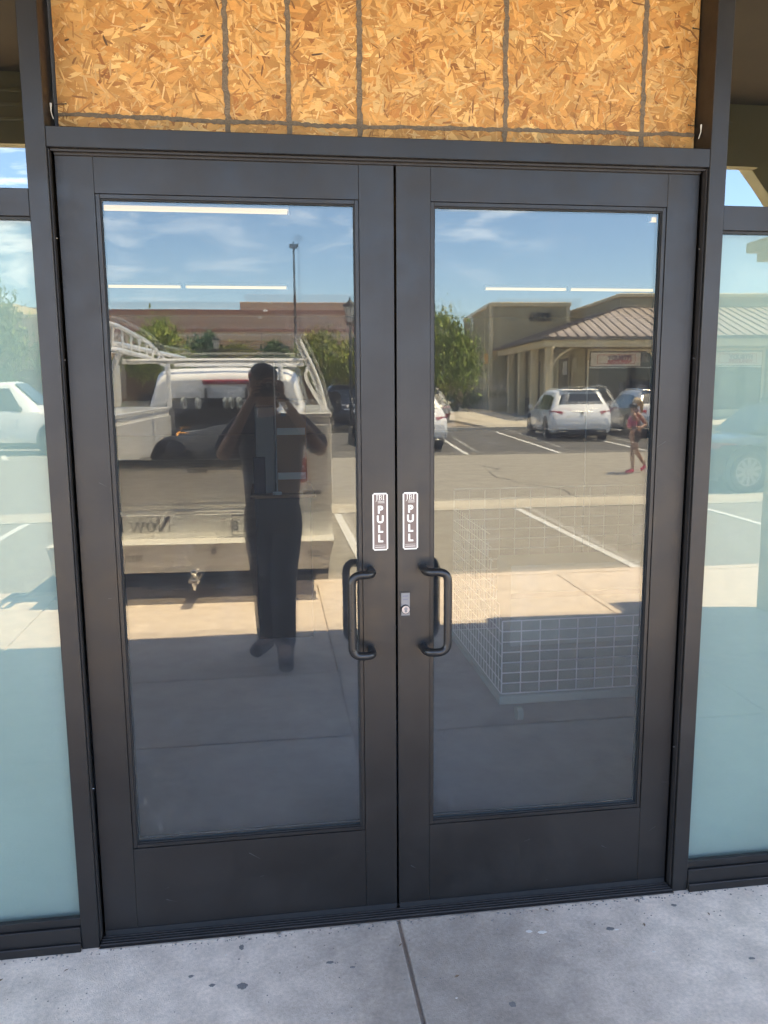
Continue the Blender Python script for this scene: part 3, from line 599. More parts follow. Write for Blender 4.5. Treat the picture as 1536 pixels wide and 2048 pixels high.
# tailgate
tg = bx('tailgate', 'paintw', T, -.598, .598, -.135, -.10, .838, 1.17, bev=.006)
MB().box(-.55, .55, -.0995, -.094, .868, .878).box(-.55, -.542, -.0995, -.094, .8785, 1.14).box(.542, .55, -.0995, -.094, .8785, 1.14).box(-.55, .55, -.0995, -.094, 1.1405, 1.15).build('pressed_rim', 'paintw', tg)
text('embossed_lettering', 'SERVICE', .185, 'paintw', tg, front(.46, -.0985, .955), .0025, .003, sp=1.08)
MB().tube([(-.598, -.122, .815), (.598, -.122, .815)], .030, 14).build('lower_roll', 'paintw', tg, smooth=True)
tc_ = bx('tread_cap', 'treadd', tg, -.60, .60, -.145, -.088, 1.172, 1.232, bev=.003)
b = MB()
for i in range(52):
    for j in range(2):
        x = -.585 + i * .0228; z = 1.187 + j * .028
        b.box(x - .009, x + .009, -.0882, -.086, z - .0022, z + .0022, rot=Matrix.Rotation(PI / 4 if (i + j) % 2 else -PI / 4, 3, 'Y'))
b.build('tread_bars', 'steel', tc_, kind='stuff')
bx('cap_edge', 'chrome', tc_, -.60, .60, -.150, -.087, 1.2325, 1.240)
MB().box(-.06, .10, -.092, -.078, 1.128, 1.165, .006).build('gate_handle', 'plastic', tg)
# hitch, chassis, mudflaps, wheels
ht = bx('hitch_receiver', 'plastic', T, -.55, .62, -.35, -.22, .30, .375, bev=.005)
bx('ball_mount', 'steel', ht, -.025, .055, -.22, .30, .33, .36, bev=.004)
MB().cyl((.015, .26, .375), (0, 0, 1), .015, .03, 14).ico((.015, .26, .408), .027, sub=3).build('tow_ball', 'chrome', ht, smooth='auto'); MB().cyl((.015, .26, .315), (0, 0, 1), .022, .025, 6).cyl((.015, .26, .285), (0, 0, 1), .016, .03, 8).build('ball_nut', 'chrome', ht)
MB().cyl((.13, -.21, .33), (0, 1, 0), .02, .02, 10).build('chain_loop', 'steel', ht); MB().cyl((-.12, -.21, .35), (0, 1, 0), .018, .02, 10).build('chain_loop', 'steel', ht)
bx('hitch_label', 'tape', ht, -.45, -.22, -.2195, -.216, .335, .365)
for s in (-1, 1):
    mf = bx('mud_flap', 'plastic', T, *sorted((s * .60, s * 1.05)), -.70, -.69, .07, .44)
    fm = MB()
    for k in range(4): fm.prism([(s * .64 + s * k * .09, -.6895, .33), (s * .69 + s * k * .09, -.6895, .33), (s * .71 + s * k * .09, -.6895, .26), (s * .66 + s * k * .09, -.6895, .26)], (0, .002, 0))
    for k in range(2): fm.prism([(s * .66 + s * k * .12, -.6895, .24), (s * .74 + s * k * .12, -.6895, .24), (s * .76 + s * k * .12, -.6895, .18), (s * .68 + s * k * .12, -.6895, .18)], (0, .002, 0))
    fm.build('flap_marks', 'greytext', mf)
bx('chassis', 'plastic', T, -.45, .45, -6.0, -.36, .36, .60)
bx('rear_axle', 'plastic', T, -.7, .7, -1.75, -1.6, .30, .42)
def wheel(parent, x, y, rad, wd, s, rimr=.62, spokes=8):
    wv = thing('wheel', None, None, (x, y, rad)); wv.parent = parent
    b = MB(); n = 28
    prof = [(-.5, rimr), (-.5, .93), (-.36, 1), (.36, 1), (.5, .93), (.5, rimr)]
    rings = [[b.bm.verts.new((px * wd, math.cos(2 * PI * k / n) * pr * rad, math.sin(2 * PI * k / n) * pr * rad)) for k in range(n)] for px, pr in prof]
    for i in range(len(rings) - 1):
        for k in range(n): b.bm.faces.new((rings[i][k], rings[i][(k + 1) % n], rings[i + 1][(k + 1) % n], rings[i + 1][k]))
    b.build('tyre', 'tyre', wv, smooth='auto')
    b = MB(); b.cyl((s * wd * .25, 0, 0), (1, 0, 0), rad * rimr * .995, wd * .2, 24); b.build('brake_disc', 'plastic', wv)
    b = MB()
    for k in range(spokes):
        a = 2 * PI * k / spokes; b.box(s * wd * .42 - .012, s * wd * .42 + .012, -.028, .028, rad * .08, rad * rimr, rot=None)
        vs = list(b.bm.verts)[-8:]
        for v in vs: v.co = Matrix.Rotation(a, 3, 'X') @ v.co
    b.cyl((s * wd * .42, 0, 0), (1, 0, 0), rad * .16, .05, 12)
    n = 24; r1 = [[b.bm.verts.new((s * wd * q_, math.cos(2 * PI * k / n) * rad * pr, math.sin(2 * PI * k / n) * rad * pr)) for k in range(n)] for q_, pr in ((.3, rimr * .9), (.5, rimr * .9), (.5, rimr), (.3, rimr))]
    for i in range(3):
        for k in range(n): b.bm.faces.new((r1[i][k], r1[i][(k + 1) % n], r1[i + 1][(k + 1) % n], r1[i + 1][k]))
    b.build('rim', 'rim', wv)
    return wv
for s in (-1, 1):
    wheel(T, s * .90, -1.68, .40, .26, s); wheel(T, s * .88, -5.35, .40, .26, s)
# generic lofted vehicle body -------------------------------------------------
def loft(stations, name, m, parent, smooth='auto'):
    """stations: list of (y, [(x,z)...half profile from bottom centre to top centre])"""
    b = MB(); rows = []
    for y, pr in stations:
        full = [(x, z) for x, z in pr] + [(-x, z) for x, z in pr[::-1] if x > 1e-6]
        rows.append([b.bm.verts.new((x, y, z)) for x, z in full])
    n = len(rows[0])
    for i in range(len(rows) - 1):
        for k in range(n - 1): b.bm.faces.new((rows[i][k], rows[i][k + 1], rows[i + 1][k + 1], rows[i + 1][k]))
        b.bm.faces.new((rows[i][n - 1], rows[i][0], rows[i + 1][0], rows[i + 1][n - 1]))
    b.bm.faces.new(rows[0]); b.bm.faces.new(rows[-1][::-1])
    o = b.build(name, m, parent, smooth=True)
    md = o.modifiers.new('bevel', 'BEVEL'); md.width = .03; md.segments = 2; md.limit_method = 'ANGLE'; md.angle_limit = R(28)
    o.data.shade_smooth(); o.data.set_sharp_from_angle(angle=R(50)) if smooth == 'auto' else None
    return o
def sect(zb, ws, zbelt, wb, zt, wt):
    return [(0, zb), (ws * .93, zb), (ws, zb + .12), (wb, (zb + zbelt) * .52), (wb * .985, zbelt), (wt + .03, zt - .07), (wt * .93, zt - .01), (0, zt + .01)]
def vehicle(name, label, cat, loc, rz, paint, L=4.75, W=1.92, H=1.62, kind='suv', plate=True, group=None, over=None):
    v = thing(name, label, cat, loc, R(rz), group); h = W / 2; y0, y1 = L / 2, -L / 2
    zb = .25; belt = H * .58
    if kind == 'suv':
        st = [(y0, zb + .15, .86 * h, belt * .62, .90 * h, belt * .80, .84 * h), (y0 - .10, zb + .02, .96 * h, belt * .9, .97 * h, belt + .0, .90 * h),
              (y0 - .22, zb, .98 * h, belt + .0, h, belt + .22, .84 * h), (y0 - .62, zb, h, belt, h, H - .05, .70 * h), (y0 - 1.2, zb, h, belt, h, H, .70 * h),
              (y0 - 2.2, zb, h, belt - .02, h, H, .72 * h), (y0 - 2.75, zb, h, belt - .03, h, H - .06, .70 * h), (y0 - 3.50, zb, h, belt - .05, h, belt + .04, .82 * h),
              (y1 + .45, zb, .97 * h, belt - .12, .97 * h, belt - .07, .80 * h), (y1 + .1, zb + .02, .90 * h, belt * .75, .90 * h, belt - .22, .72 * h), (y1, zb + .08, .78 * h, belt * .6, .80 * h, belt * .7, .62 * h)]
    elif kind == 'sedan':
        st = [(y0, zb + .12, .86 * h, belt * .75, .88 * h, belt * .85, .8 * h), (y0 - .15, zb, .96 * h, belt * .95, .97 * h, belt + .06, .82 * h), (y0 - 1.0, zb, h, belt, h, belt + .10, .80 * h),
              (y0 - 1.45, zb, h, belt, h, H - .03, .66 * h), (y0 - 2.3, zb, h, belt, h, H, .66 * h), (y0 - 2.8, zb, h, belt, h, H - .08, .68 * h), (y0 - 3.5, zb, h, belt - .04, h, belt + .05, .82 * h),
              (y1 + .4, zb, .96 * h, belt - .14, .96 * h, belt - .08, .8 * h), (y1, zb + .08, .8 * h, belt * .6, .82 * h, belt * .7, .62 * h)]
    else:   # pickup
        st = [(y0, zb + .2, .94 * h, .95, .95 * h, 1.10, .90 * h), (y0 - .1, zb + .15, .97 * h, 1.05, h, 1.14, .94 * h), (y0 - 1.75, zb + .1, h, 1.05, h, 1.14, .94 * h), (y0 - 1.85, zb + .1, h, 1.12, h, H - .1, .72 * h), (y0 - 2.1, zb + .1, h, 1.12, h, H, .74 * h),
              (y0 - 3.5, zb + .1, h, 1.12, h, H, .74 * h), (y0 - 4.25, zb + .1, h, 1.10, h, 1.22, .84 * h), (y1 + .3, zb + .15, .97 * h, 1.02, .97 * h, 1.10, .85 * h), (y1, zb + .25, .88 * h, .85, .88 * h, .98, .75 * h)]
        belt = 1.12
    stn = [(s[0], sect(s[1], s[2], s[3], s[4], s[5], s[6])) for s in st]
    body = loft(stn, 'body', paint, v)
    def side(y, t, off=.008):   # point on the greenhouse side, t 0 belt .. 1 roof edge
        for a, c in zip(stn, stn[1:]):
            if a[0] >= y >= c[0]:
                k = (a[0] - y) / (a[0] - c[0]); p = [tuple(a[1][i][j] * (1 - k) + c[1][i][j] * k for j in (0, 1)) for i in (4, 5)]
                x = p[0][0] + (p[1][0] - p[0][0]) * t; z = p[0][1] + (p[1][1] - p[0][1]) * t; return (x + off, y, z + off * .4)
    if kind == 'suv': wins = [[(y0 - .42, .12), (y0 - .98, .06), (y0 - .98, .80), (y0 - .62, .76)], [(y0 - 1.03, .06), (y0 - 1.93, .06), (y0 - 1.93, .84), (y0 - 1.03, .82)], [(y0 - 1.98, .06), (y0 - 3.12, .08), (y0 - 2.76, .80), (y0 - 1.98, .84)]]
    elif kind == 'sedan': wins = [[(y0 - 1.1, .12), (y0 - 1.95, .08), (y0 - 1.95, .84), (y0 - 1.5, .8)], [(y0 - 2.0, .08), (y0 - 3.15, .1), (y0 - 2.75, .84), (y0 - 2.0, .86)]]
    else: wins = [[(y0 - 2.0, .06), (y0 - 2.75, .06), (y0 - 2.75, .86), (y0 - 2.05, .86)], [(y0 - 2.82, .06), (y0 - 3.85, .08), (y0 - 3.5, .86), (y0 - 2.82, .86)]]
    for wn in wins:
        for s in (-1, 1):
            b = MB(); n = 6; a = [Vector(side(*p)) for p in wn]
            rows = []
            for i in range(n + 1):
                yb = wn[0][0] + (wn[1][0] - wn[0][0]) * i / n; yt = wn[3][0] + (wn[2][0] - wn[3][0]) * i / n; tb = wn[0][1] + (wn[1][1] - wn[0][1]) * i / n; tt = wn[3][1] + (wn[2][1] - wn[3][1]) * i / n
                p, q = side(yb, tb), side(yt, tt)
                if not p or not q: continue
                rows.append((b.bm.verts.new((s * p[0], p[1], p[2])), b.bm.verts.new((s * q[0], q[1], q[2]))))
            for i in range(len(rows) - 1): b.bm.faces.new((rows[i][0], rows[i + 1][0], rows[i + 1][1], rows[i][1]))
            b.build('side_window', 'cglass', v)
    if kind == 'suv':
        b = MB(); b.prism([(-.72 * h, y0 - .245, belt + .22), (.72 * h, y0 - .245, belt + .22), (.58 * h, y0 - .52, H - .15), (-.58 * h, y0 - .52, H - .15)], (0, .03, .012)); b.build('rear_window', 'cglass', v)
        b = MB(); b.box(-.62 * h, .62 * h, y0 - .80, y0 - .50, H - .035, H + .005, .012); b.build('spoiler', paint, v)
        for s in (-1, 1):
            b = MB(); b.prism([(s * .60 * h, y0 - .11, belt + .00), (s * .96 * h, y0 - .15, belt + .02), (s * 1.005 * h, y0 - .42, belt + .02), (s * 1.0 * h, y0 - .30, belt - .10), (s * .93 * h, y0 - .08, belt - .13), (s * .64 * h, y0 - .065, belt - .09)], (0, .022, .006)); b.build('tail_lamp', 'red', v)
            MB().tube([(s * .60 * h, y0 - .7, H - .0), (s * .60 * h, y0 - 1.0, H + .035), (s * .60 * h, y0 - 2.2, H + .035), (s * .60 * h, y0 - 2.5, H - .01)], .016, 8).build('roof_rail', 'chrome', v)
            MB().box(s * .62 * h - .13, s * .62 * h + .13, y0 - .03, y0 + .012, .30, .345, .012).build('exhaust_trim', 'chrome', v)
        bx('rear_bumper', 'plastic', v, -.80 * h, .80 * h, y0 - .12, y0 + .006, .225, .37, bev=.02); MB().box(-.84 * h, .84 * h, y0 - .02, y0 + .022, .47, .60, .03, seg=2).build('bumper_ledge', paint, v); MB().box(-.34, .34, y0 - .16, y0 - .085, belt - .02, belt + .01, .008).build('tailgate_trim', 'chrome', v)
        MB().cyl((0, y0 - .04, belt - .045), (0, 1, 0), .045, .05, 16).build('badge', 'chrome', v)
        if plate: bx('licence_plate', 'white', v, -.155, .155, y0 - .06, y0 - .005, belt - .28, belt - .14)
    elif kind == 'sedan':
        b = MB(); b.prism([(-.72 * h, y0 - .90, belt + .13), (.72 * h, y0 - .90, belt + .13), (.60 * h, y0 - 1.40, H - .06), (-.60 * h, y0 - 1.40, H - .06)], (0, .02, .02)); b.build('rear_window', 'cglass', v)
        for s in (-1, 1): MB().prism([(s * .55 * h, y0 - .02, belt - .02), (s * .95 * h, y0 - .14, belt), (s * .97 * h, y0 - .4, belt - .02), (s * .93 * h, y0 - .12, belt - .14), (s * .56 * h, y0 - .01, belt - .13)], (0, .02, .01)).build('tail_lamp', 'red', v)
    # windscreen
    ws = {'suv': (y0 - 2.86, y0 - 3.44, H - .11, belt + .10), 'sedan': (y0 - 2.86, y0 - 3.42, H - .12, belt + .11), 'pickup': (y0 - 3.60, y0 - 4.16, H - .08, 1.30)}[kind]
    MB().prism([(-.62 * h, ws[0], ws[2]), (.62 * h, ws[0], ws[2]), (.74 * h, ws[1], ws[3]), (-.74 * h, ws[1], ws[3])], (0, -.03, .03)).build('windscreen', 'cglass', v)
    fy = y1 + (.95 if kind != 'pickup' else 1.0); ry = y0 - (over or (.95 if kind != 'pickup' else 1.25)); rad = .345 if kind != 'pickup' else .40
    for s in (-1, 1):
        for y in (fy, ry):
            MB().cyl((s * (h - .065), y, rad + .03), (1, 0, 0), rad + .065, .14, 28).build('wheel_arch', 'plastic', v)
            wheel(v, s * (h - .085), y, rad, .21, s, .68, 10)
        my = ws[1] + .35; MB().box(s * (h + .10) - .09, s * (h + .10) + .09, my - .06, my + .06, belt + .02, belt + .17, .04, seg=2).build('mirror', paint if kind != 'pickup' else 'plastic', v)
        MB().prism([(s * .60 * h, y1 + .12, belt - .25), (s * .93 * h, y1 + .28, belt - .20), (s * .97 * h, y1 + .55, belt - .20), (s * .9 * h, y1 + .2, belt - .33)], (0, -.05, .01)).build('head_lamp', 'chrome', v)
        if kind != 'pickup':
            for y in ((y0 - 1.22), (y0 - 2.15)): MB().box(s * (h + .003) - .012, s * (h + .003) + .012, y - .09, y + .09, belt - .10, belt - .075, .006).build('door_handle', 'chrome', v)
    bx('underbody', 'plastic', v, -h * .8, h * .8, y1 + .3, y0 - .2, .17, .28)
    return v
# truck cab
ZC = 2.0
cst = [(-2.74, sect(.55, .90, 1.38, .90, 1.90, .72)), (-2.95, sect(.50, .93, 1.38, .93, ZC, .73)), (-4.2, sect(.50, .94, 1.36, .94, ZC, .74)), (-5.0, sect(.50, .95, 1.34, .95, 1.42, .86)), (-6.0, sect(.55, .93, 1.20, .93, 1.30, .84)), (-6.25, sect(.6, .86, 1.0, .86, 1.15, .78))]
cab = loft(cst, 'cab', 'paintw', T)
MB().prism([(-.70, -2.72, 1.44), (.70, -2.72, 1.44), (.60, -2.78, 1.80), (-.60, -2.78, 1.80)], (0, .02, .0)).build('rear_window', 'cglass', cab)
for x in (-.22, .22): bx('window_divider', 'plastic', cab, x - .012, x + .012, -2.735, -2.69, 1.46, 1.79)
bx('brake_light_bar', 'red', cab, -.25, .25, -2.77, -2.715, 1.825, 1.875, bev=.012)
for s in (-1, 1):
    mr = MB().box(s * 1.20 - .12, s * 1.20 + .12, -4.55, -4.44, 1.44, 1.72, .03, seg=2).build('door_mirror', 'plastic', cab)
    MB().prism([(s * .945, -3.0, 1.42), (s * .945, -4.45, 1.42), (s * .80, -4.05, 1.86), (s * .79, -3.05, 1.86)], (s * .012, 0, .004)).build('side_window', 'cglass', cab)
# rack
rk = bx('rack_bar', 'paintw', T, -.88, .88, -.42, -.36, 2.12, 2.16, bev=.01) if False else None
for s in (-1, 1):
    for y in (-.45, -1.55): MB().tube(arc([(s * 1.04, y, 1.59), (s * .98, y, 1.86), (s * .83, y, 2.17)], .12, 5), .028, 10).build('rack_post', 'paintw', T, smooth='auto')
    MB().tube([(s * .83, -.30, 2.19), (s * .83, -5.4, 2.19)], .026, 10).build('rack_rail', 'paintw', T, smooth='auto')
    MB().tube(arc([(s * .83, -.45, 2.17), (s * .93, -.9, 2.0), (s * .86, -1.2, 1.9), (s * 1.04, -1.45, 1.59)], .15, 5), .018, 8).build('rack_brace', 'paintw', T, smooth='auto')
for y in (-1.58, -2.85, -4.6): MB().tube([(-.84, y, 2.08 if y < -2 else 2.04), (.84, y, 2.08 if y < -2 else 2.04)], .024, 10).build('rack_crossbar', 'paintw', T, smooth='auto')
for s in (-1, 1): MB().cyl((s * .60, -2.64, 1.75), (0, 0, 1), .028, .62, 10).build('rack_post', 'paintw', T)
ld = thing('ladder', 'white ladder lying on edge along the truck rack', 'ladder', (-.965, -4.0, -.13), R(3))
la = [(-.80, .1, 2.34), (-.78, -1.2, 2.34), (-.74, -2.3, 2.26), (-.66, -3.05, 2.06)]; lb = [(p_[0], p_[1] + .02, p_[2] - .26 + .05 * i) for i, p_ in enumerate(la)]; lb[-1] = (-.68, -2.95, 2.04)
MB().tube(la, .022, 8).build('ladder_rail', 'paintw', ld, smooth=True); MB().tube(lb, .026, 8).build('ladder_rail', 'paintw', ld, smooth=True)
for i in range(11):
    t_ = i / 10.6 * 3; k = int(t_); f_ = t_ - k; A = Vector(la[k]).lerp(Vector(la[k + 1]), f_); B = Vector(lb[k]).lerp(Vector(lb[k + 1]), f_); MB().tube([A, B], .012, 6).build('rung', 'paintw', ld)
# bin lying in the bed
Mx = Matrix.Translation((-.965, -4.0, -.13)) @ Matrix.Rotation(R(3), 4, 'Z')
bn = thing('rubbish_bin', 'dark grey round bin lying on its side in the truck bed', 'bin', (-.965, -4.0, -.13), R(3))
ax0, ax1 = Vector((-.20, -.30, 1.17)), Vector((.16, -1.15, 1.27)); prf = [(0, .05), (0, .215), (.04, .235), (.05, .222), (.5, .215), (.95, .20), (1, .18)]
b = MB(); d = (ax1 - ax0).normalized(); a = d.orthogonal().normalized(); c_ = d.cross(a); rings = []
for t_, rr in prf[1:]: rings.append([b.bm.verts.new(ax0.lerp(ax1, t_) + (a * math.cos(2 * PI * k / 28) + c_ * math.sin(2 * PI * k / 28)) * rr) for k in range(28)])
for i in range(len(rings) - 1):
    for k in range(28): b.bm.faces.new((rings[i][k], rings[i][(k + 1) % 28], rings[i + 1][(k + 1) % 28], rings[i + 1][k]))
b.bm.faces.new(rings[-1]); b.build('bin_body', 'trash', bn, smooth='auto')
rg = random.Random(5); b = MB()
for k in range(14): b.ico(ax0 + d * .03 + a * rg.uniform(-.13, .13) + c_ * rg.uniform(-.13, .13), rg.uniform(.05, .09), (1, .5, rg.uniform(.5, 1)), 1)
b.build('black_liner', 'paintk', bn)
lo = ax0.lerp(ax1, .55) + Vector((-.04, .03, .215)); b = MB()
for k in range(5): b.box(lo.x - .10 + k * .045, lo.x - .065 + k * .045, lo.y - .05, lo.y + .05, lo.z - .012 - abs(k - 2) * .006, lo.z - .006 - abs(k - 2) * .006)
b.build('bin_label', 'tape', bn)
for i, (x, z) in enumerate(((-.20, 1.36), (-.07, 1.34))):
    bc = thing('bolt_cutter', ('left' if i == 0 else 'right') + ' of two orange and red handled cutters above the grey bin', 'cutter', (-.965, -4.0, -.13), R(3))
    MB().tube(arc([(x + .03, -1.0, z + .03), (x - .03, -.8, z + .05), (x - .03, -.7, z), (x + .04, -.68, z - .03)], .03, 4), .009, 8).tube([(x - .02, -.7, z), (x - .12, -.55, z - .13)], .007, 8).build('orange_handle', 'orange', bc)
    MB().tube([(x - .03, -.72, z - .05), (x - .19, -.62, z - .07)], .017, 8).build('red_grip', 'redgrip', bc); MB().tube([(x + .03, -1.0, z + .03), (x + .38, -1.5, z + .06)], .016, 8).build('shaft', 'plastic', bc)
for i, x in enumerate((-.42, -.27, .02, .08, .16)):
    cw = thing('caster_wheel', ['caster wheel furthest from the bin side on the truck headboard', 'second caster wheel on the headboard beside the first', 'caster wheel in the middle of the headboard row', 'caster wheel overlapping the middle one on the headboard', 'caster wheel nearest the photographer on the headboard'][i], 'caster', (-.965, -4.0, -.13), R(3), 'caster wheels on the truck headboard')
    MB().cyl((x, -2.45, 1.63), (1, .25, 0), .062, .028, 20).build('tread', 'tape', cw); MB().cyl((x, -2.45, 1.63), (1, .25, 0), .030, .034, 12).build('hub', 'steel', cw); MB().box(x - .02, x + .02, -2.52, -2.50, 1.585, 1.64).build('bracket', 'steel', cw)
bk = thing('metal_rack_shelf', 'steel slatted shelf lying flat in the left of the truck bed', 'shelf', (-.965, -4.0, -.13), R(3)); b = MB()
for k in range(5): b.box(-.57 + k * .066, -.535 + k * .066, -.9, -.16, 1.165, 1.185)
b.box(-.57, -.27, -.20, -.17, 1.186, 1.196).box(-.57, -.27, -.86, -.83, 1.186, 1.196).build('slats', 'steel', bk)
bx('support', 'plastic', bk, -.57, -.27, -.88, -.2, .885, 1.16)

# ---- cars
vehicle('parked_suv', 'white SUV parked nose in before the shop with the metal roof', 'car', (9.62, -24.25, -.13), 8, 'paintw', 4.75, 1.92, 1.62)
vehicle('parked_crossover', 'white crossover whose tail lamp shows right of the door stiles', 'car', (3.32, -21.25, -.13), -5, 'paintw', 4.6, 1.84, 1.60)
vehicle('parked_suv', 'black SUV parked beyond the white crossover with mirror lit', 'car', (2.75, -31.0, -.13), 3, 'paintk', 4.8, 1.95, 1.80)
vehicle('parked_suv', 'dark SUV furthest left beyond the service truck rack', 'car', (.15, -31.6, -.13), 3, 'paintk', 4.7, 1.9, 1.62)
vehicle('parked_sedan', 'black sedan parked beside the tree and planting bed', 'car', (7.05, -36.4, -.13), 2, 'paintk', 4.7, 1.85, 1.42, 'sedan')
vehicle('parked_suv', 'silver SUV parked behind the walking woman', 'car', (12.75, -25.0, -.13), 8, 'paints', 4.7, 1.9, 1.58)
vehicle('parked_suv', 'black SUV parked before the far right shop window', 'car', (20.3, -27.4, -.13), 8, 'paintk', 4.9, 1.95, 1.75)
vehicle('moving_sedan', 'dark blue sedan crossing the aisle at the right sidelite', 'car', (9.28, -10.95, -.13), 90, 'paintb', 4.9, 1.85, 1.42, 'sedan', over=.62)
vehicle('parked_pickup', 'white pickup truck standing side on at the left sidelite', 'truck', (-7.95, -21.6, -.13), 88, 'paintw', 5.6, 2.0, 1.93, 'pickup')
bt_ = thing('box_trailer', 'small white box trailer seen past the left door stile', 'trailer', (-9.65, -43, -.13))
bx('box', 'paintw', bt_, -1.1, 1.1, -2.5, 2.5, .7, 3.0, bev=.04); bx('tow_frame', 'plastic', bt_, -.9, .9, -3.6, 2.3, .45, .68)
for s in (-1, 1): wheel(bt_, s * 1.0, .3, .38, .2, s)

# ================================================================ FAR BUILDINGS
def world(X, Y, o=(12.0, -33.8), a=R(6)): return (o[0] + X * math.cos(a) - Y * math.sin(a), o[1] + X * math.sin(a) + Y * math.cos(a))
PB = thing('shop_row', 'khaki sided shop row with hipped metal porch roof and cream posts', 'building', (12.0, -33.8, 0), R(6))
HB = thing('corner_block', 'khaki sided block numbered 3230 behind the porch roof', 'building', (12.0, -33.8, 0), R(6))
def lapwall(parent, p0, p1, z0, z1, pitch, outward, name='siding', m='siding'):
    """lap siding between two plan points as one joined piece"""
    b = MB(); p0 = Vector((*p0, 0)); p1 = Vector((*p1, 0)); n = Vector((*outward, 0)); z = z0
    while z < z1 - .01:
        zt = min(z + pitch, z1); b.bm.faces.new([b.bm.verts.new(q) for q in (p0 + n * .05 + Vector((0, 0, z)), p1 + n * .05 + Vector((0, 0, z)), p1 + n * .006 + Vector((0, 0, zt)), p0 + n * .006 + Vector((0, 0, zt)))])
        b.bm.faces.new([b.bm.verts.new(q) for q in (p0 + Vector((0, 0, z)), p1 + Vector((0, 0, z)), p1 + n * .05 + Vector((0, 0, z)), p0 + n * .05 + Vector((0, 0, z)))]); z = zt
    return b.build(name, m, parent, kind='stuff')
bx('core', 'siding', HB, -.32, 4.34, -24, -12.23, 0, 6.40)
lapwall(HB, (-.33, -12.22), (4.35, -12.22), 0, 6.2, .26, (0, 1)); lapwall(HB, (-.34, -24), (-.34, -12.2), 0, 6.2, .26, (-1, 0))
bx('cornice', 'cream', HB, -.45, 4.48, -24.1, -12.08, 6.22, 6.47, bev=.03)
for X in (-.40, 4.2): bx('corner_trim', 'cream', HB, X, X + .22, -12.23, -12.15, 0, 6.21)
for Y in (-14.2, -12.42): bx('corner_trim', 'cream', HB, -.40, -.34, Y, Y + .2, 0, 6.21)
text('house_number', '3230', .66, 'darktext', HB, front(3.3, -12.10, 5.40), .02, .03)
bx('number_shadow_board', 'siding', HB, 1.4, 3.2, -12.185, -12.18, 5.3, 6.0)
dd = bx('side_door', 'cream', HB, -.42, -.36, -13.9, -13.0, .02, 2.35); bx('notice_panel', 'orange', HB, -.41, -.35, -14.0, -12.6, 2.9, 3.5)
for X in (-.9, -1.6): pass
# parapet block behind the porch roof
bx('core', 'siding', PB, 5.22, 16.0, -18, -5.30, 0, 6.05); lapwall(PB, (5.2, -5.28), (16, -5.28), 5.0, 6.02, .28, (0, 1)); lapwall(PB, (5.2, -18), (5.2, -5.28), 3.2, 6.0, .28, (-1, 0))
bx('cornice', 'cream', PB, 5.1, 16.1, -18, -5.12, 6.03, 6.22, bev=.03)
bx('rear_core', 'siding', PB, 2.0, 5.19, -12.2, -2.62, 0, 3.35); lapwall(PB, (1.98, -12.2), (1.98, -2.42), 0, 3.3, .2, (-1, 0)); bx('front_wall_left', 'siding', PB, 2.0, 2.68, -2.44, -2.40, 0, 3.35)
bx('front_wall_right', 'siding', PB, 11.62, 15.9, -2.45, -2.40, 0, 3.35); bx('window_head', 'siding', PB, 2.69, 11.61, -2.45, -2.405, 3.32, 3.36)
bx('front_core', 'dark', PB, 5.22, 16, -5.29, -2.6, 0, 3.34)
# porch roof
roof = MB(); E0, E1, D = 3.74, 5.50, 5.2; Y1 = -12.0
roof.poly([(-.15, .15, E0), (16.2, .15, E0), (16.2, -D, E1), (D, -D, E1)]); roof.poly([(-.15, .15, E0), (D, -D, E1), (D, Y1, E1), (-.15, Y1, E0)])
ro = roof.build('metal_roof', 'roofm', PB)
sl_ = (E1 - E0) / (D + .15)
for k in range(36):
    X = .30 + k * .45; yt = -min(D, X) if X < D else -D
    if X > 16: break
    zt = E0 + (.15 - yt) * sl_
    MB().prism([(X - .025, .15, E0 + .004), (X + .025, .15, E0 + .004), (X + .025, yt, zt + .004), (X - .025, yt, zt + .004)], (0, 0, .05)).build('roof_seam', 'seam', ro)
for k in range(26):
    Y = -.3 - k * .45; xt = min(D, -Y)
    MB().prism([(-.15, Y - .02, E0 + .004), (-.15, Y + .02, E0 + .004), (xt, Y + .02, E0 + (xt + .15) * sl_ + .004), (xt, Y - .02, E0 + (xt + .15) * sl_ + .004)], (0, 0, .05)).build('roof_seam', 'seam', ro)
MB().prism([(-.15, .15, E0 + .01), (-.07, .07, E0 + .06), (D, -D, E1 + .07), (D - .05, -D - .05, E1 + .0)], (.08, .08, .03)).build('hip_cap', 'seam', ro)
bx('fascia', 'seam', PB, -.18, 16.2, .155, .19, 3.62, 3.76); bx('fascia', 'seam', PB, -.20, -.16, Y1, .15, 3.62, 3.76)
bx('porch_beam', 'cream', PB, .1, 15.9, -.30, -.02, 3.30, 3.62, bev=.01); bx('porch_beam', 'cream', PB, .1, .38, Y1, -.31, 3.30, 3.62, bev=.01); bx('porch_ceiling', 'cream', PB, .4, 15.9, -2.39, -.31, 3.40, 3.44)
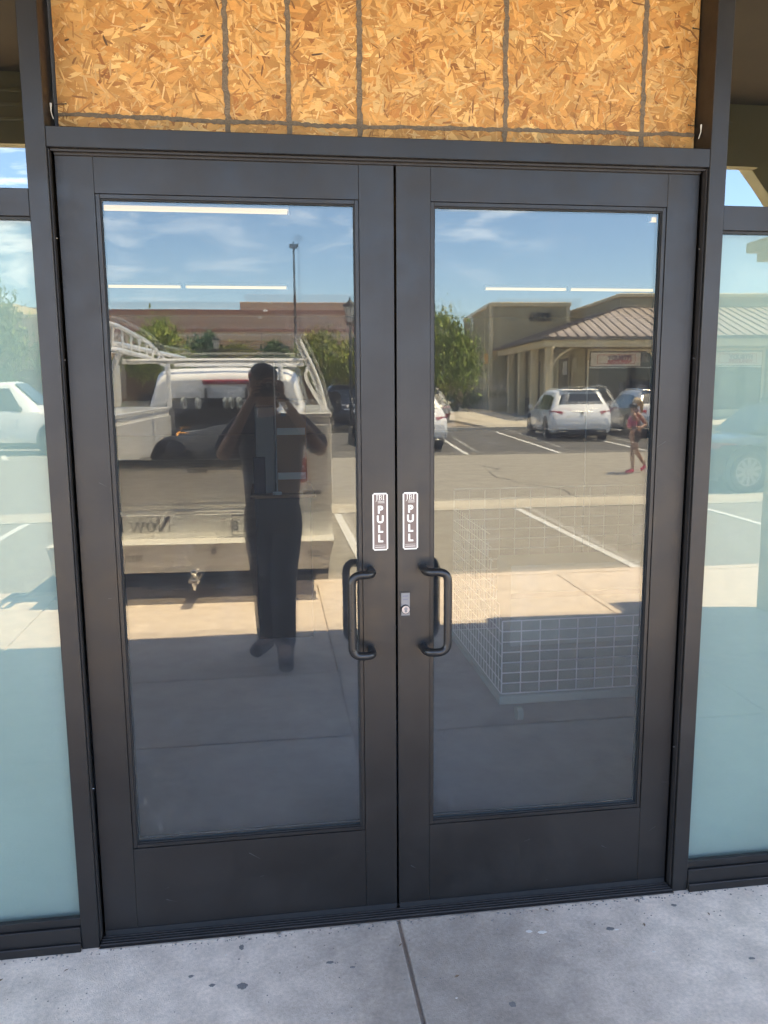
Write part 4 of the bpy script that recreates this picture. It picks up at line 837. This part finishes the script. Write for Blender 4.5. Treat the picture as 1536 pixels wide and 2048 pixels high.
for X, Y in ((.42, -.35), (5.75, -.35), (11.4, -.35), (.42, -3.4), (.42, -6.4), (.42, -9.4)):
    bx('porch_post', 'cream', PB, X - .17, X + .17, Y - .17, Y + .17, 0, 3.28, bev=.01); bx('post_base', 'cream', PB, X - .24, X + .24, Y - .24, Y + .24, 0, .5, bev=.01) if 0 else None
    if X == .42 and Y == -.35 or X > 1:
        for s in ((1,) if X < 1 else (-1, 1)): MB().tube(arc([(X + s * .15, Y + .05, 2.45), (X + s * .35, Y + .05, 2.85), (X + s * 1.0, Y + .05, 3.28)], .25, 5), .055, 6).build('bracket', 'cream', PB)
    if X < 1:
        for s in (-1, 1): MB().tube(arc([(X, Y + s * .15, 2.55), (X, Y + s * .3, 2.9), (X, Y + s * .8, 3.28)], .2, 5), .055, 6).build('bracket', 'cream', PB)
# storefront windows under the porch
def shopwin(x0, x1):
    wn = bx('shop_window', 'cglass', PB, x0 + .1, x1 - .1, -2.52, -2.47, .35, 3.2)
    MB().box(x0, x0 + .12, -2.46, -2.38, .02, 3.31).box(x1 - .12, x1, -2.46, -2.38, .02, 3.31).box(x0 + .121, x1 - .121, -2.46, -2.385, 3.20, 3.31).box(x0 + .121, x1 - .121, -2.46, -2.385, .02, .35).build('window_trim', 'cream', wn)
    bx('transom_bar', 'steel', wn, x0 + .121, x1 - .121, -2.465, -2.42, 2.42, 2.46); return wn
w1 = shopwin(2.75, 7.1); w2 = shopwin(7.3, 11.5)
def shopsign(parent, x0):
    s_ = bx('shop_sign', 'signw', parent, x0, x0 + 2.45, -2.465, -2.40, 2.50, 3.14); X = x0 + 1.55
    MB().box(X - 1.25, X + .65, -2.3995, -2.398, 2.60, 2.63).box(X - 1.25, X + .65, -2.3995, -2.398, 3.02, 3.05).box(X - 1.25, X - 1.22, -2.3995, -2.398, 2.631, 3.019).box(X + .62, X + .65, -2.3995, -2.398, 2.631, 3.019).build('sign_border', 'signr', s_)
    text('sign_lettering', 'FITBUDY', .28, 'signb', s_, front(X + .47, -2.396, 2.80), .004, .014, xs=1.08); text('sign_lettering', 'WEAR STORE', .18, 'signr', s_, front(X + .47, -2.396, 2.65), .004, .012, xs=1.08)
shopsign(w1, 2.95); shopsign(w2, 8.9)
for k in range(7): MB().box(4.4 + k * .32, 4.62 + k * .32, -2.469, -2.4655, 1.0 + (k % 2) * .1, 1.75 + (k % 3) * .08, .03).build('display_shirt', 'navy' if k % 3 else 'greyc', w1)
for k, (Y, lab) in enumerate(((-3.6, 0), (-6.6, 0), (-9.6, 0))):
    sw_ = bx('side_window', 'cglass', PB, 1.93, 1.975, Y - 1.0, Y + 1.0, .5, 2.9); MB().box(1.90, 1.96, Y - 1.12, Y - 1.0, .4, 3.0).box(1.90, 1.96, Y + 1.0, Y + 1.12, .4, 3.0).box(1.90, 1.96, Y - 1.0, Y + 1.0, 2.9, 3.0).build('window_trim', 'cream', sw_)
    if k == 0: bx('window_poster', 'signw', sw_, 1.915, 1.928, Y - .1, Y + .7, 2.1, 2.75)
# porch furniture / clutter
for k in range(3):
    x_, y_ = world(.9 + .25 * k, -4.6 - 2.4 * k); pp = thing('patio_table', ['dark patio table nearest the porch corner', 'dark patio table in the middle of the side porch', 'dark patio table furthest along the side porch'][k], 'table', (x_, y_, 0), R(6), 'patio tables on the side porch')
    MB().cyl((0, 0, .74), (0, 0, 1), .45, .03, 18).build('table_top', 'iron', pp); MB().cyl((0, 0, .37), (0, 0, 1), .03, .7, 8).cyl((0, 0, .02), (0, 0, 1), .25, .03, 14).build('pedestal', 'iron', pp)
    for s in (-1, 1):
        pc = thing('patio_chair', ['dark chair at the near end of the ', 'dark chair at the far end of the '][s < 0] + ['nearest', 'middle', 'furthest'][k] + ' patio table', 'chair', (x_, y_ + s * .75, 0), R(6), 'patio chairs on the side porch')
        bx('seat', 'iron', pc, -.22, .22, -.22, .22, .43, .46); bx('backrest', 'iron', pc, -.22, .22, s * .2 - .015, s * .2 + .015, .47, .9)
        for a in (-.19, .19):
            for c in (-.19, .19): bx('leg', 'iron', pc, a - .012, a + .012, c - .012, c + .012, 0, .429)

# warehouse
WH = thing('warehouse', 'long tan warehouse with dark red bands beyond the retaining wall', 'building', (0, -95, 0))
bx('lower_wall', 'wh1', WH, -70, 13, -40, 0, 0, 6.75); bx('sand_band', 'wh3', WH, -70, 13, -40, .25, 6.76, 7.75); bx('red_band', 'wh2', WH, -70, 13, -40, .32, 7.76, 8.1)
bx('upper_wall', 'wh1', WH, -70, 13, -40, -.1, 8.11, 9.85); bx('red_band', 'wh2', WH, -70, 13, -40, .0, 9.86, 10.3); bx('parapet', 'wh3', WH, -3.3, 13, -40, -1.0, 10.31, 11.3, bev=.05)
for x in (-14, -9.5, -5, 2.5, 7): bx('dark_bay', 'greyc', WH, x - 1.4, x + 1.4, -.05, .02, 1.2, 5.2)
for x, z in ((-.4, 10.05), (-1.0, 9.3)): MB().box(x - .25, x + .25, -.09, .35, z, z + .2, .03).build('wall_lamp', 'white', WH)
LB = thing('plain_tan_building', 'plain sand coloured building behind the tree at the left sidelite', 'building', (-26, -70, 0), R(4))
bx('wall', 'wh3', LB, -15, 9.5, -14, 0, 0, 7.2, bev=.03); bx('parapet_cap', 'cream', LB, -15.2, 9.7, -14, .12, 7.21, 7.5, bev=.02); bx('upper_storey', 'cream', LB, -15, 4, -14, -3, 7.52, 8.7); bx('lower_annex', 'wh1', LB, 3, 9.4, .01, 1.5, 0, 4.6); bx('wall_vent', 'greyc', LB, 5.2, 6.2, .01, .08, 5.8, 6.3)

# retaining wall and fence
RW = thing('retaining_wall', 'brown block retaining wall along the far edge of the lot', 'wall', (0, -60, -.13))
bx('wall_core', 'block', RW, -30, 13, -.5, 0, 0, 2.92)
for r_ in range(7):
    b = MB(); z = r_ * .415
    for k in range(48):
        x = -29.6 + k * .88 + (r_ % 2) * .44; b.box(x + .01, x + .87, .001, .03 + random.uniform(0, .02), z + .008, z + .407)
    b.build('block_course', 'block', RW, kind='stuff')
bx('coping', 'block', RW, -30, 13, -.55, .06, 2.925, 3.03, bev=.02)
FN = thing('iron_fence', 'black iron picket fence standing on the retaining wall', 'fence', (0, -60.25, 2.9))
b = MB()
for k in range(300): x = -30 + k * .14; b.box(x - .012, x + .012, -.012, .012, .02, 1.5)
b.build('pickets', 'iron', FN, kind='stuff')
for z in (.15, 1.38): bx('rail', 'iron', FN, -30, 12, -.02, .02, z, z + .05)
for k in range(15): bx('post', 'iron', FN, -30 + k * 3 - .04, -30 + k * 3 + .04, -.04, .04, 0, 1.65)
CF = thing('chain_link_fence', 'tall bare chain link fence posts before the warehouse', 'fence', (0, -64, 0))
for k in range(6): MB().tube([(-13 + k * 5.1 / 1.0 * .68 * 1.18, 0, 0), (-13 + k * 5.1 * .68 * 1.18, 0, 5.7), (-13.25 + k * 5.1 * .68 * 1.18, 0, 6.1)], .03, 6).build('post', 'greyc', CF)
for z in (3.2, 5.6): bx('rail', 'galv', CF, -14, 8, -.02, .02, z, z + .03)
bs = bx('bank', 'dirt', None, -40, 20, -95, -60.6, -.4, 2.75); tag(bs, kind='structure')
bs2 = bx('verge', 'dirt', None, -40, 4, -59.9, -47, -.4, -.122); tag(bs2, kind='structure')
cl = bx('left_drive', 'concold', None, -30, -6.5, -46.9, -38, -.4, -.118); tag(cl, kind='structure')

# lamp posts and pole
def lantern(loc, lab, h=4.35):
    t = thing('lamp_post', lab, 'lamp post', loc)
    MB().tube([(0, 0, 0), (0, 0, .5), (0, 0, .55), (0, 0, h - .8)], [.11, .10, .06, .045], 12).build('shaft', 'iron', t, smooth='auto')
    z = h - .78; MB().tube([(0, 0, z), (0, 0, z + .05), (0, 0, z + .08)], [.09, .12, .10], 8).tube([(0, 0, z + .55), (0, 0, z + .62), (0, 0, z + .70), (0, 0, z + .76), (0, 0, z + .86)], [.22, .20, .08, .03, .01], 8).build('lantern_cap', 'iron', t)
    MB().tube([(0, 0, z + .085), (0, 0, z + .545)], [.09, .185], 8).build('lantern_glass', 'lamp', t)
    b = MB()
    for k in range(8): a = 2 * PI * k / 8; b.tube([(.092 * math.cos(a), .092 * math.sin(a), z + .085), (.19 * math.cos(a), .19 * math.sin(a), z + .545)], .008, 5)
    b.build('lantern_bars', 'iron', t); return t
lantern((2.15, -22.6, -.13), 'tall black lantern lamp post at the right edge of the left door', 4.35); lantern((-2.95, -41, -.13), 'smaller distant lantern lamp post above the truck rack', 4.35)
pp = thing('floodlight_pole', 'very tall thin floodlight pole rising before the warehouse', 'pole', (2.3, -75, 2.7)); MB().tube([(0, 0, 0), (0, 0, 11.6)], [.16, .09], 8).build('mast', 'iron', pp); bx('crossarm', 'iron', pp, -.34, .34, -.05, .05, 11.3, 11.4)
for x in (-.24, .24): bx('floodlight', 'iron', pp, x - .16, x + .16, -.15, .25, 11.42, 11.70)
bx('lamp_neck', 'iron', pp, -.06, .06, -.05, .05, 11.42, 11.95)

# ---- trees
def crown(name, blobs, n, size, cols, parent, seed=1, droop=.3):
    rg = random.Random(seed); b = MB(); tn = []; tot = sum(bl[3] * bl[4] * bl[5] for bl in blobs)
    for bl in blobs:
        k = int(n * bl[3] * bl[4] * bl[5] / tot) + 1
        # leaf clumps
        cl = []
        for _ in range(max(6, k // 26)):
            v = Vector((rg.gauss(0, 1), rg.gauss(0, 1), rg.gauss(0, 1))).normalized() * (rg.uniform(.35, 1.05)) ; cl.append((v, rg.uniform(.12, .30), rg.choice(cols), rg.uniform(.75, 1.2)))
        for _ in range(k):
            v, cr_, c, br = rg.choice(cl); p = v + Vector((rg.gauss(0, cr_), rg.gauss(0, cr_), rg.gauss(0, cr_)))
            P = Vector((bl[0] + p.x * bl[3], bl[1] + p.y * bl[4], bl[2] + p.z * bl[5])); s = size * rg.uniform(.5, 1.3)
            q = Euler((rg.uniform(0, PI), rg.uniform(0, PI), rg.uniform(0, 2 * PI))).to_matrix(); a = q @ Vector((s, 0, 0)); e = q @ Vector((0, s * .45, 0)); a.z -= droop * s
            b.bm.faces.new([b.bm.verts.new(P - a), b.bm.verts.new(P - e), b.bm.verts.new(P + a), b.bm.verts.new(P + e)]); j = rg.uniform(.8, 1.2) * br; tn.append((c[0] * j, c[1] * j, c[2] * j))
    bm_ = b.bm; me = bpy.data.meshes.new(name); bm_.to_mesh(me); bm_.free(); me.materials.append(M['leafA']); o = bpy.data.objects.new(name, me); C.objects.link(o); o.parent = parent
    ca = me.color_attributes.new('tone', 'FLOAT_COLOR', 'CORNER')
    for pg in me.polygons:
        for li in pg.loop_indices: ca.data[li].color = (*tn[pg.index], 1)
    return o
GR = [(.32, .38, .06), (.23, .30, .045), (.42, .45, .09), (.14, .19, .035)]; GD = [(.08, .14, .04), (.12, .19, .06), (.05, .09, .025)]; GY = [(.38, .33, .07), (.28, .27, .06), (.2, .22, .05)]; GB = [(.13, .22, .10), (.09, .17, .08), (.18, .27, .13)]
def tree(name, lab, loc, blobs, n, size, cols, th, seed, limbs=5, cat='tree'):
    t = thing(name, lab, cat, loc); rg = random.Random(seed); b = MB(); top = max(bl[2] for bl in blobs)
    b.tube([(0, 0, -.05), (.03, .02, th * .5), (-.03, 0, th), (0, 0, top)], [.14, .10, .08, .03], 8)
    for _ in range(limbs):
        bl = rg.choice(blobs); b.tube([(0, 0, th * rg.uniform(.7, 1)), (bl[0] * .5 + rg.uniform(-.2, .2), bl[1] * .5, (th + bl[2]) / 2), (bl[0] + rg.uniform(-.6, .6) * bl[3], bl[1] + rg.uniform(-.6, .6) * bl[4], bl[2] + rg.uniform(-.2, .7) * bl[5])], [.06, .035, .012], 6)
    b.build('trunk', 'bark', t, smooth='auto'); crown('crown', blobs, n, size, cols, t, seed); return t
tree('street_tree', 'bright green tree beside the planting bed and the numbered block', (6.95, -33.0, 0), [(-.1, 0, 2.9, 1.5, 1.2, 1.5), (.75, .2, 2.7, 1.05, 1.0, 1.1), (.3, .3, 3.5, .9, .8, .9), (-.7, 0, 3.3, 1.0, 1, 1.3), (.1, 0, 4.1, .8, .7, .85), (1.2, 0, 2.05, .6, .6, .5)], 15000, .095, GR, 1.2, 11)
tree('street_tree', 'full green tree above the service truck mirror', (-7.9, -57, -.1), [(0, 0, 4.0, 1.6, 1.3, 1.9), (-1.2, 0, 3.7, 1.1, 1, 1.2), (1.2, 0, 3.0, 1.4, 1.1, 1.2), (.2, 0, 5.4, .9, .8, .9)], 8500, .15, GR, 1.5, 12)
tree('street_tree', 'blue green tree behind the fence near the small lantern', (-5.1, -62, 2.6), [(0, 0, 1.4, 1.15, .9, 1.3), (.4, 0, 2.3, .7, .6, .7)], 3400, .15, GB, .5, 13)
tree('flowering_shrub', 'round yellow green shrub on the bank above the wall', (-2.7, -61.5, 2.6), [(0, 0, 1.1, 1.45, .9, 1.0)], 3200, .15, GY, .3, 14, 3, 'shrub')
tree('young_tree', 'thin young tree with a small star shaped crown above the truck', (.1, -50, -.1), [(0, 0, 3.55, .95, .8, .75), (.2, 0, 4.1, .5, .4, .45)], 2200, .13, GD, 3.0, 15, 6)
tree('street_tree', 'wide yellow green tree left of the tall lantern post', (3.4, -56, -.1), [(0, 0, 3.9, 1.5, 1.2, 1.2), (-1.0, 0, 3.3, 1.0, .9, .9), (.9, 0, 3.2, 1.1, 1, .9), (0, 0, 2.4, 1.0, .8, .8), (-.2, 0, 4.6, 1.1, 1, .8)], 8000, .15, GR + GY, 1.3, 16)
tree('street_tree', 'yellow green tree directly behind the tall lantern post', (6.0, -57, -.1), [(0, 0, 3.3, 1.4, 1.2, 1.2), (.9, 0, 2.5, 1.1, 1, 1), (-.4, 0, 4.3, .9, .8, .7)], 5200, .15, GR + GY, 1.2, 17)
tree('olive_tree', 'pale leafed tree at the left edge of the left sidelite', (-15.9, -48, -.1), [(0, 0, 5.6, 1.6, 1.3, 1.9), (-.6, 0, 7.2, 1.1, 1, 1.0), (.6, 0, 4.0, 1.4, 1.2, 1.2), (.2, 0, 2.4, 1.3, 1.1, .9)], 4500, .14, GR + GD, 1.2, 18)
tree('olive_tree', 'smaller dusty tree in front of the plain tan building', (-13.6, -52, -.1), [(0, 0, 3.3, 1.5, 1.2, 1.3)], 1800, .13, GD, 1.2, 19)
tree('tall_tree', 'tree top showing over the parapet at the right sidelite', (29.9, -56, -.1), [(0, 0, 7.6, 1.6, 1.5, 1.7), (-1.2, 0, 6.7, 1.5, 1.4, 1.3)], 2200, .16, GD, 5, 20)
tree('low_shrub', 'small dark shrub on the verge left of the truck cab', (-8.15, -45, -.118), [(0, 0, .42, .42, .4, .38)], 700, .07, GD, .2, 21, 3, 'shrub')
for i, (x, y, lab) in enumerate(((4.9, -30.2, 'dry yellow shrub at the left of the planting bed'), (5.3, -31.8, 'yellow shrub in the middle of the planting bed'), (8.3, -39.5, 'dark spiky shrub behind the planting bed kerb'))): tree('low_shrub', lab, (x, y, .03), [(0, 0, .4, .5, .4, .4)], 700, .07, GY if i < 2 else GD, .2, 30 + i, 3, 'shrub')
tree('hedge', 'dark clipped hedge running behind the wall fence', (-11, -62.2, 2.7), [(k * 1.3, 0, .5, .9, .6, .7) for k in range(17)], 6500, .12, GD + GY[:1], .2, 40, 3, 'hedge')
tree('hedge', 'dark shrubs in shade beside the numbered block', (12.0, -47.0, 0), [(0, 0, .6, .7, .6, .7), (-.9, -1, .6, .6, .6, .6)], 1300, .09, GD, .2, 41, 3, 'shrub')

# ================================================================ PEOPLE
def skin(name, V, Ed, m, parent, root=0, sub=2):
    me = bpy.data.meshes.new(name); idx = {k: i for i, k in enumerate(V)}
    me.from_pydata([V[k][:3] for k in V], [(idx[a], idx[b_]) for a, b_ in Ed], []); me.materials.append(M[m]); o = bpy.data.objects.new(name, me); C.objects.link(o); o.parent = parent
    md = o.modifiers.new('skin', 'SKIN'); md.use_smooth_shade = True
    if not me.skin_vertices: me.attributes.new
    sv = me.skin_vertices[0].data if me.skin_vertices else None
    if sv is None:
        bpy.context.view_layer.objects.active = o; bpy.ops.object.modifier_remove(modifier='skin'); bpy.ops.object.modifier_add(type='SKIN'); o.modifiers[0].use_smooth_shade = True; sv = me.skin_vertices[0].data
    for k, i in idx.items():
        rr = V[k][3]; sv[i].radius = rr if isinstance(rr, tuple) else (rr, rr)
    sv[root].use_root = True
    sb = o.modifiers.new('sub', 'SUBSURF'); sb.levels = sub; sb.render_levels = sub
    return o
P1 = thing('person', 'person in dark navy shirt and black trousers raising a phone to photograph the doors', 'person', (-.36, -2.62, 0))
# local coordinates around the pelvis column, facing +y
V = dict(pel=(0.0, 0, .95, (.15, .11)), wai=(0, .01, 1.12, (.15, .11)), che=(0, .0, 1.33, (.17, .11)), nec0=(-.005, -.005, 1.47, (.085, .07)), nec=(-.02, .02, 1.54, .058), hd0=(-.03, .05, 1.60, (.062, .07)), hd1=(-.035, .045, 1.675, (.074, .090)), hd2=(-.035, .03, 1.745, (.068, .085)), hd3=(-.035, .025, 1.775, (.05, .06)),
         shL=(-.19, 0, 1.43, .062), elL=(-.295, .12, 1.25, .047), wrL=(-.12, .235, 1.575, .029), haL=(-.085, .25, 1.63, (.034, .022)), shR=(.19, 0, 1.43, .062), elR=(.31, .12, 1.27, .047), wrR=(.09, .235, 1.575, .029), haR=(.055, .25, 1.63, (.034, .022)),
         hpL=(-.09, 0, .90, .095), knL=(-.055, .03, .50, .062), anL=(-.05, .0, .10, .042), hpR=(.09, 0, .90, .095), knR=(.045, .12, .50, .062), anR=(.05, .26, .10, .042), toL=(-.13, .13, .05, (.042, .03)), toR=(.055, .42, .05, (.042, .03)))
Ed = [('pel', 'wai'), ('wai', 'che'), ('che', 'nec0'), ('nec0', 'nec'), ('nec', 'hd0'), ('hd0', 'hd1'), ('hd1', 'hd2'), ('hd2', 'hd3'), ('che', 'shL'), ('shL', 'elL'), ('elL', 'wrL'), ('wrL', 'haL'), ('che', 'shR'), ('shR', 'elR'), ('elR', 'wrR'), ('wrR', 'haR'), ('pel', 'hpL'), ('hpL', 'knL'), ('knL', 'anL'), ('anL', 'toL'), ('pel', 'hpR'), ('hpR', 'knR'), ('knR', 'anR'), ('anR', 'toR')]
body1 = skin('body', V, Ed, 'skin', P1)
# fingers wrapped on the phone
for s in (-1, 1):
    bxs = -.015 + s * .078; b = MB()
    for k in range(4):
        z = 1.70 - k * .019; ln = (.040, .046, .044, .036)[k]
        b.tube([(bxs + s * .012, .236, z - .02), (bxs + s * .012, .262, z - .006), (bxs - s * .004, .272, z), (bxs - s * ln, .2705, z + .003)], [.009, .009, .0085, .006], 8)
    b.tube([(bxs + s * .012, .235, 1.625), (bxs - s * .004, .238, 1.645), (bxs - s * .03, .242, 1.662)], [.012, .011, .008], 8)
    b.ico((bxs + s * .008, .245, 1.655), .03, (.6, .5, 1.15)); b.build('hand', 'skin', P1, smooth=True)
# face
b = MB(); b.ico((-.037, .142, 1.665), .016, (.8, 1, 1.5)); b.ico((-.037, .150, 1.653), .012, (1.2, .8, .7)); b.build('nose', 'skin', P1, smooth=True)
for s in (-1, 1):
    MB().ico((-.037 + s * .032, .128, 1.690), .012, (1.2, .6, .7)).build('eye', 'white', P1, smooth=True); MB().ico((-.037 + s * .032, .1355, 1.690), .0055, (1, .4, 1)).build('pupil', 'black', P1); MB().tube([(-.037 + s * .015, .137, 1.709), (-.037 + s * .034, .139, 1.712), (-.037 + s * .052, .125, 1.707)], .004, 6).build('eyebrow', 'hair', P1)
    MB().ico((-.036 + s * .092, .035, 1.675), .026, (.35, .7, 1.15)).build('ear', 'skin', P1, smooth=True)
MB().tube([(-.062, .127, 1.624), (-.037, .137, 1.622), (-.012, .127, 1.624)], [.003, .006, .003], 8).build('mouth', 'redgrip', P1)
MB().ico((-.036, .012, 1.735), .098, (.92, 1.04, .80), 3).build('hair', 'hair', P1, smooth=True)
# clothing
Vs = dict(w00=(0, 0, .80, (.17, .135)), w0=(0, 0, .92, (.182, .14)), w1=(0, .01, 1.10, (.185, .145)), ch=(0, 0, 1.33, (.20, .135)), nk=(-.003, -.004, 1.455, (.10, .085)), sL=(-.195, 0, 1.43, .078), eL=(-.30, .12, 1.26, .072), sR=(.195, 0, 1.43, .078), eR=(.315, .12, 1.28, .072))
skin('shirt', Vs, [('w00', 'w0'), ('w0', 'w1'), ('w1', 'ch'), ('ch', 'nk'), ('ch', 'sL'), ('sL', 'eL'), ('ch', 'sR'), ('sR', 'eR')], 'navy', P1)
Vt = dict(p0=(0, 0, 1.06, (.150, .115)), p=(0, 0, .96, (.168, .13)), hL=(-.09, 0, .84, .118), kL=(-.06, .03, .50, .088), aL=(-.052, .0, .055, .072), hR=(.09, 0, .84, .118), kR=(.05, .12, .50, .088), aR=(.05, .24, .055, .072))
skin('trousers', Vt, [('p0', 'p'), ('p', 'hL'), ('hL', 'kL'), ('kL', 'aL'), ('p', 'hR'), ('hR', 'kR'), ('kR', 'aR')], 'black', P1)
for k, (a, t_) in enumerate((((-.05, -.0, .10), (-.145, .165, .045)), ((.05, .25, .10), (.055, .48, .045)))):
    bt2 = skin('boot', dict(a=(*Vector(a) + Vector((0, 0, .06)), .058) if 0 else (a[0], a[1], a[2] + .07, .058), b=(a[0], a[1] - .01, .055, .052), c=((a[0] + t_[0]) / 2, (a[1] + t_[1]) / 2, .055, (.05, .045)), d=(t_[0], t_[1], .04, (.047, .034))), [('a', 'b'), ('b', 'c'), ('c', 'd')], 'boot', P1)
ph = thing('phone', 'black phone held up in both hands before the face', 'phone', (-.375, -2.345, 1.655)); MB().box(-.073, .073, -.010, -.002, -.040, .036, .006, seg=3).build('case', 'plastic', ph); MB().cyl((.006, -.0018, .022), (0, 1, 0), .010, .0015, 20).build('lens_ring', 'chrome', ph)

P2 = thing('person', 'walking woman in grey tank top, dark shorts and pink shoes carrying a child', 'person', (6.95, -13.15, -.13))
# walks to the left (-x), seen from +y
V = dict(pel=(0, 0, .80, (.10, .12)), wai=(0, 0, .95, (.085, .105)), che=(.01, 0, 1.12, (.095, .125)), nec=(-.01, 0, 1.25, .045), h0=(-.025, 0, 1.33, (.055, .055)), h1=(-.02, 0, 1.40, (.07, .06)), h2=(-.015, 0, 1.45, (.05, .05)),
         sL=(.0, .14, 1.19, .042), eL=(.14, .19, .98, .034), wL=(-.02, .27, .92, .025), haL=(-.10, .27, .94, .027), sR=(.0, -.14, 1.19, .042), eR=(.02, -.22, .95, .034), wR=(-.14, -.15, .95, .025),
         lL=(.0, .07, .74, .08), kL=(-.09, .08, .43, .055), aL=(-.06, .08, .09, .032), tL=(-.20, .08, .04, .028), lR=(.0, -.07, .74, .08), kR=(.07, -.07, .43, .055), aR=(.27, -.07, .15, .032), tR=(.20, -.07, .04, .028))
Ed = [('pel', 'wai'), ('wai', 'che'), ('che', 'nec'), ('nec', 'h0'), ('h0', 'h1'), ('h1', 'h2'), ('che', 'sL'), ('sL', 'eL'), ('eL', 'wL'), ('wL', 'haL'), ('che', 'sR'), ('sR', 'eR'), ('eR', 'wR'), ('pel', 'lL'), ('lL', 'kL'), ('kL', 'aL'), ('aL', 'tL'), ('pel', 'lR'), ('lR', 'kR'), ('kR', 'aR'), ('aR', 'tR')]
skin('body', V, Ed, 'skin', P2)
skin('tank_top', dict(a=(0, 0, .72, (.115, .135)), b=(0, 0, .95, (.10, .12)), c=(.01, 0, 1.12, (.108, .14)), d=(0, 0, 1.20, (.07, .10))), [('a', 'b'), ('b', 'c'), ('c', 'd')], 'greyc', P2)
skin('shorts', dict(p=(0, 0, .90, (.112, .132)), q=(0, 0, .80, (.12, .14)), a=(0, .07, .73, .098), b=(-.05, .075, .58, .082), c=(0, -.07, .73, .098), d=(.035, -.07, .58, .082)), [('p', 'q'), ('q', 'a'), ('a', 'b'), ('q', 'c'), ('c', 'd')], 'black', P2)
MB().ico((.015, 0, 1.43), .095, (1, .95, 1.0), 3).tube([(.05, 0, 1.46), (.11, 0, 1.38), (.12, 0, 1.2)], [.05, .045, .02], 10).build('hair', 'blonde', P2, smooth=True)
for x, y, z, t_ in ((-.06, .08, .05, -.22), (.27, -.07, .12, .18)): skin('shoe', dict(a=(x + .02, y, z + .02, .042), b=((x + t_) / 2, y, z * .8, .042), c=(t_, y, .035, .034)), [('a', 'b'), ('b', 'c')], 'pink', P2)
for s in (-1, 1): MB().ico((-.082, s * .025, 1.405), .009).build('eye', 'white', P2)
MB().ico((-.092, 0, 1.38), .012).build('nose', 'skin', P2, smooth=True)
P3 = thing('person', 'small child in pink carried on the walking woman\'s hip', 'person', (6.78, -12.95, .78))
skin('body', dict(a=(0, 0, 0, .085), b=(.01, 0, .20, .085), c=(.01, 0, .31, .035), d=(.0, .01, .38, .07), e=(0, .01, .44, .06), l1=(.02, .09, -.02, .05), l2=(-.08, .10, -.12, .035), l3=(-.03, .11, -.30, .028), m1=(.02, -.09, -.02, .05), m2=(.1, -.1, -.12, .035), m3=(.08, -.1, -.28, .028), r1=(.02, .1, .24, .035), r2=(.10, .12, .12, .025), q1=(.02, -.1, .24, .035), q2=(.12, -.14, .22, .025)),
     [('a', 'b'), ('b', 'c'), ('c', 'd'), ('d', 'e'), ('a', 'l1'), ('l1', 'l2'), ('l2', 'l3'), ('a', 'm1'), ('m1', 'm2'), ('m2', 'm3'), ('b', 'r1'), ('r1', 'r2'), ('b', 'q1'), ('q1', 'q2')], 'skin', P3)
skin('romper', dict(a=(0, 0, -.02, .10), b=(.01, 0, .20, .10), c=(.01, 0, .27, .06)), [('a', 'b'), ('b', 'c')], 'pinkc', P3)
MB().ico((.012, 0, .44), .078, (1, 1, .85)).build('hair', 'hair', P3, smooth=True)
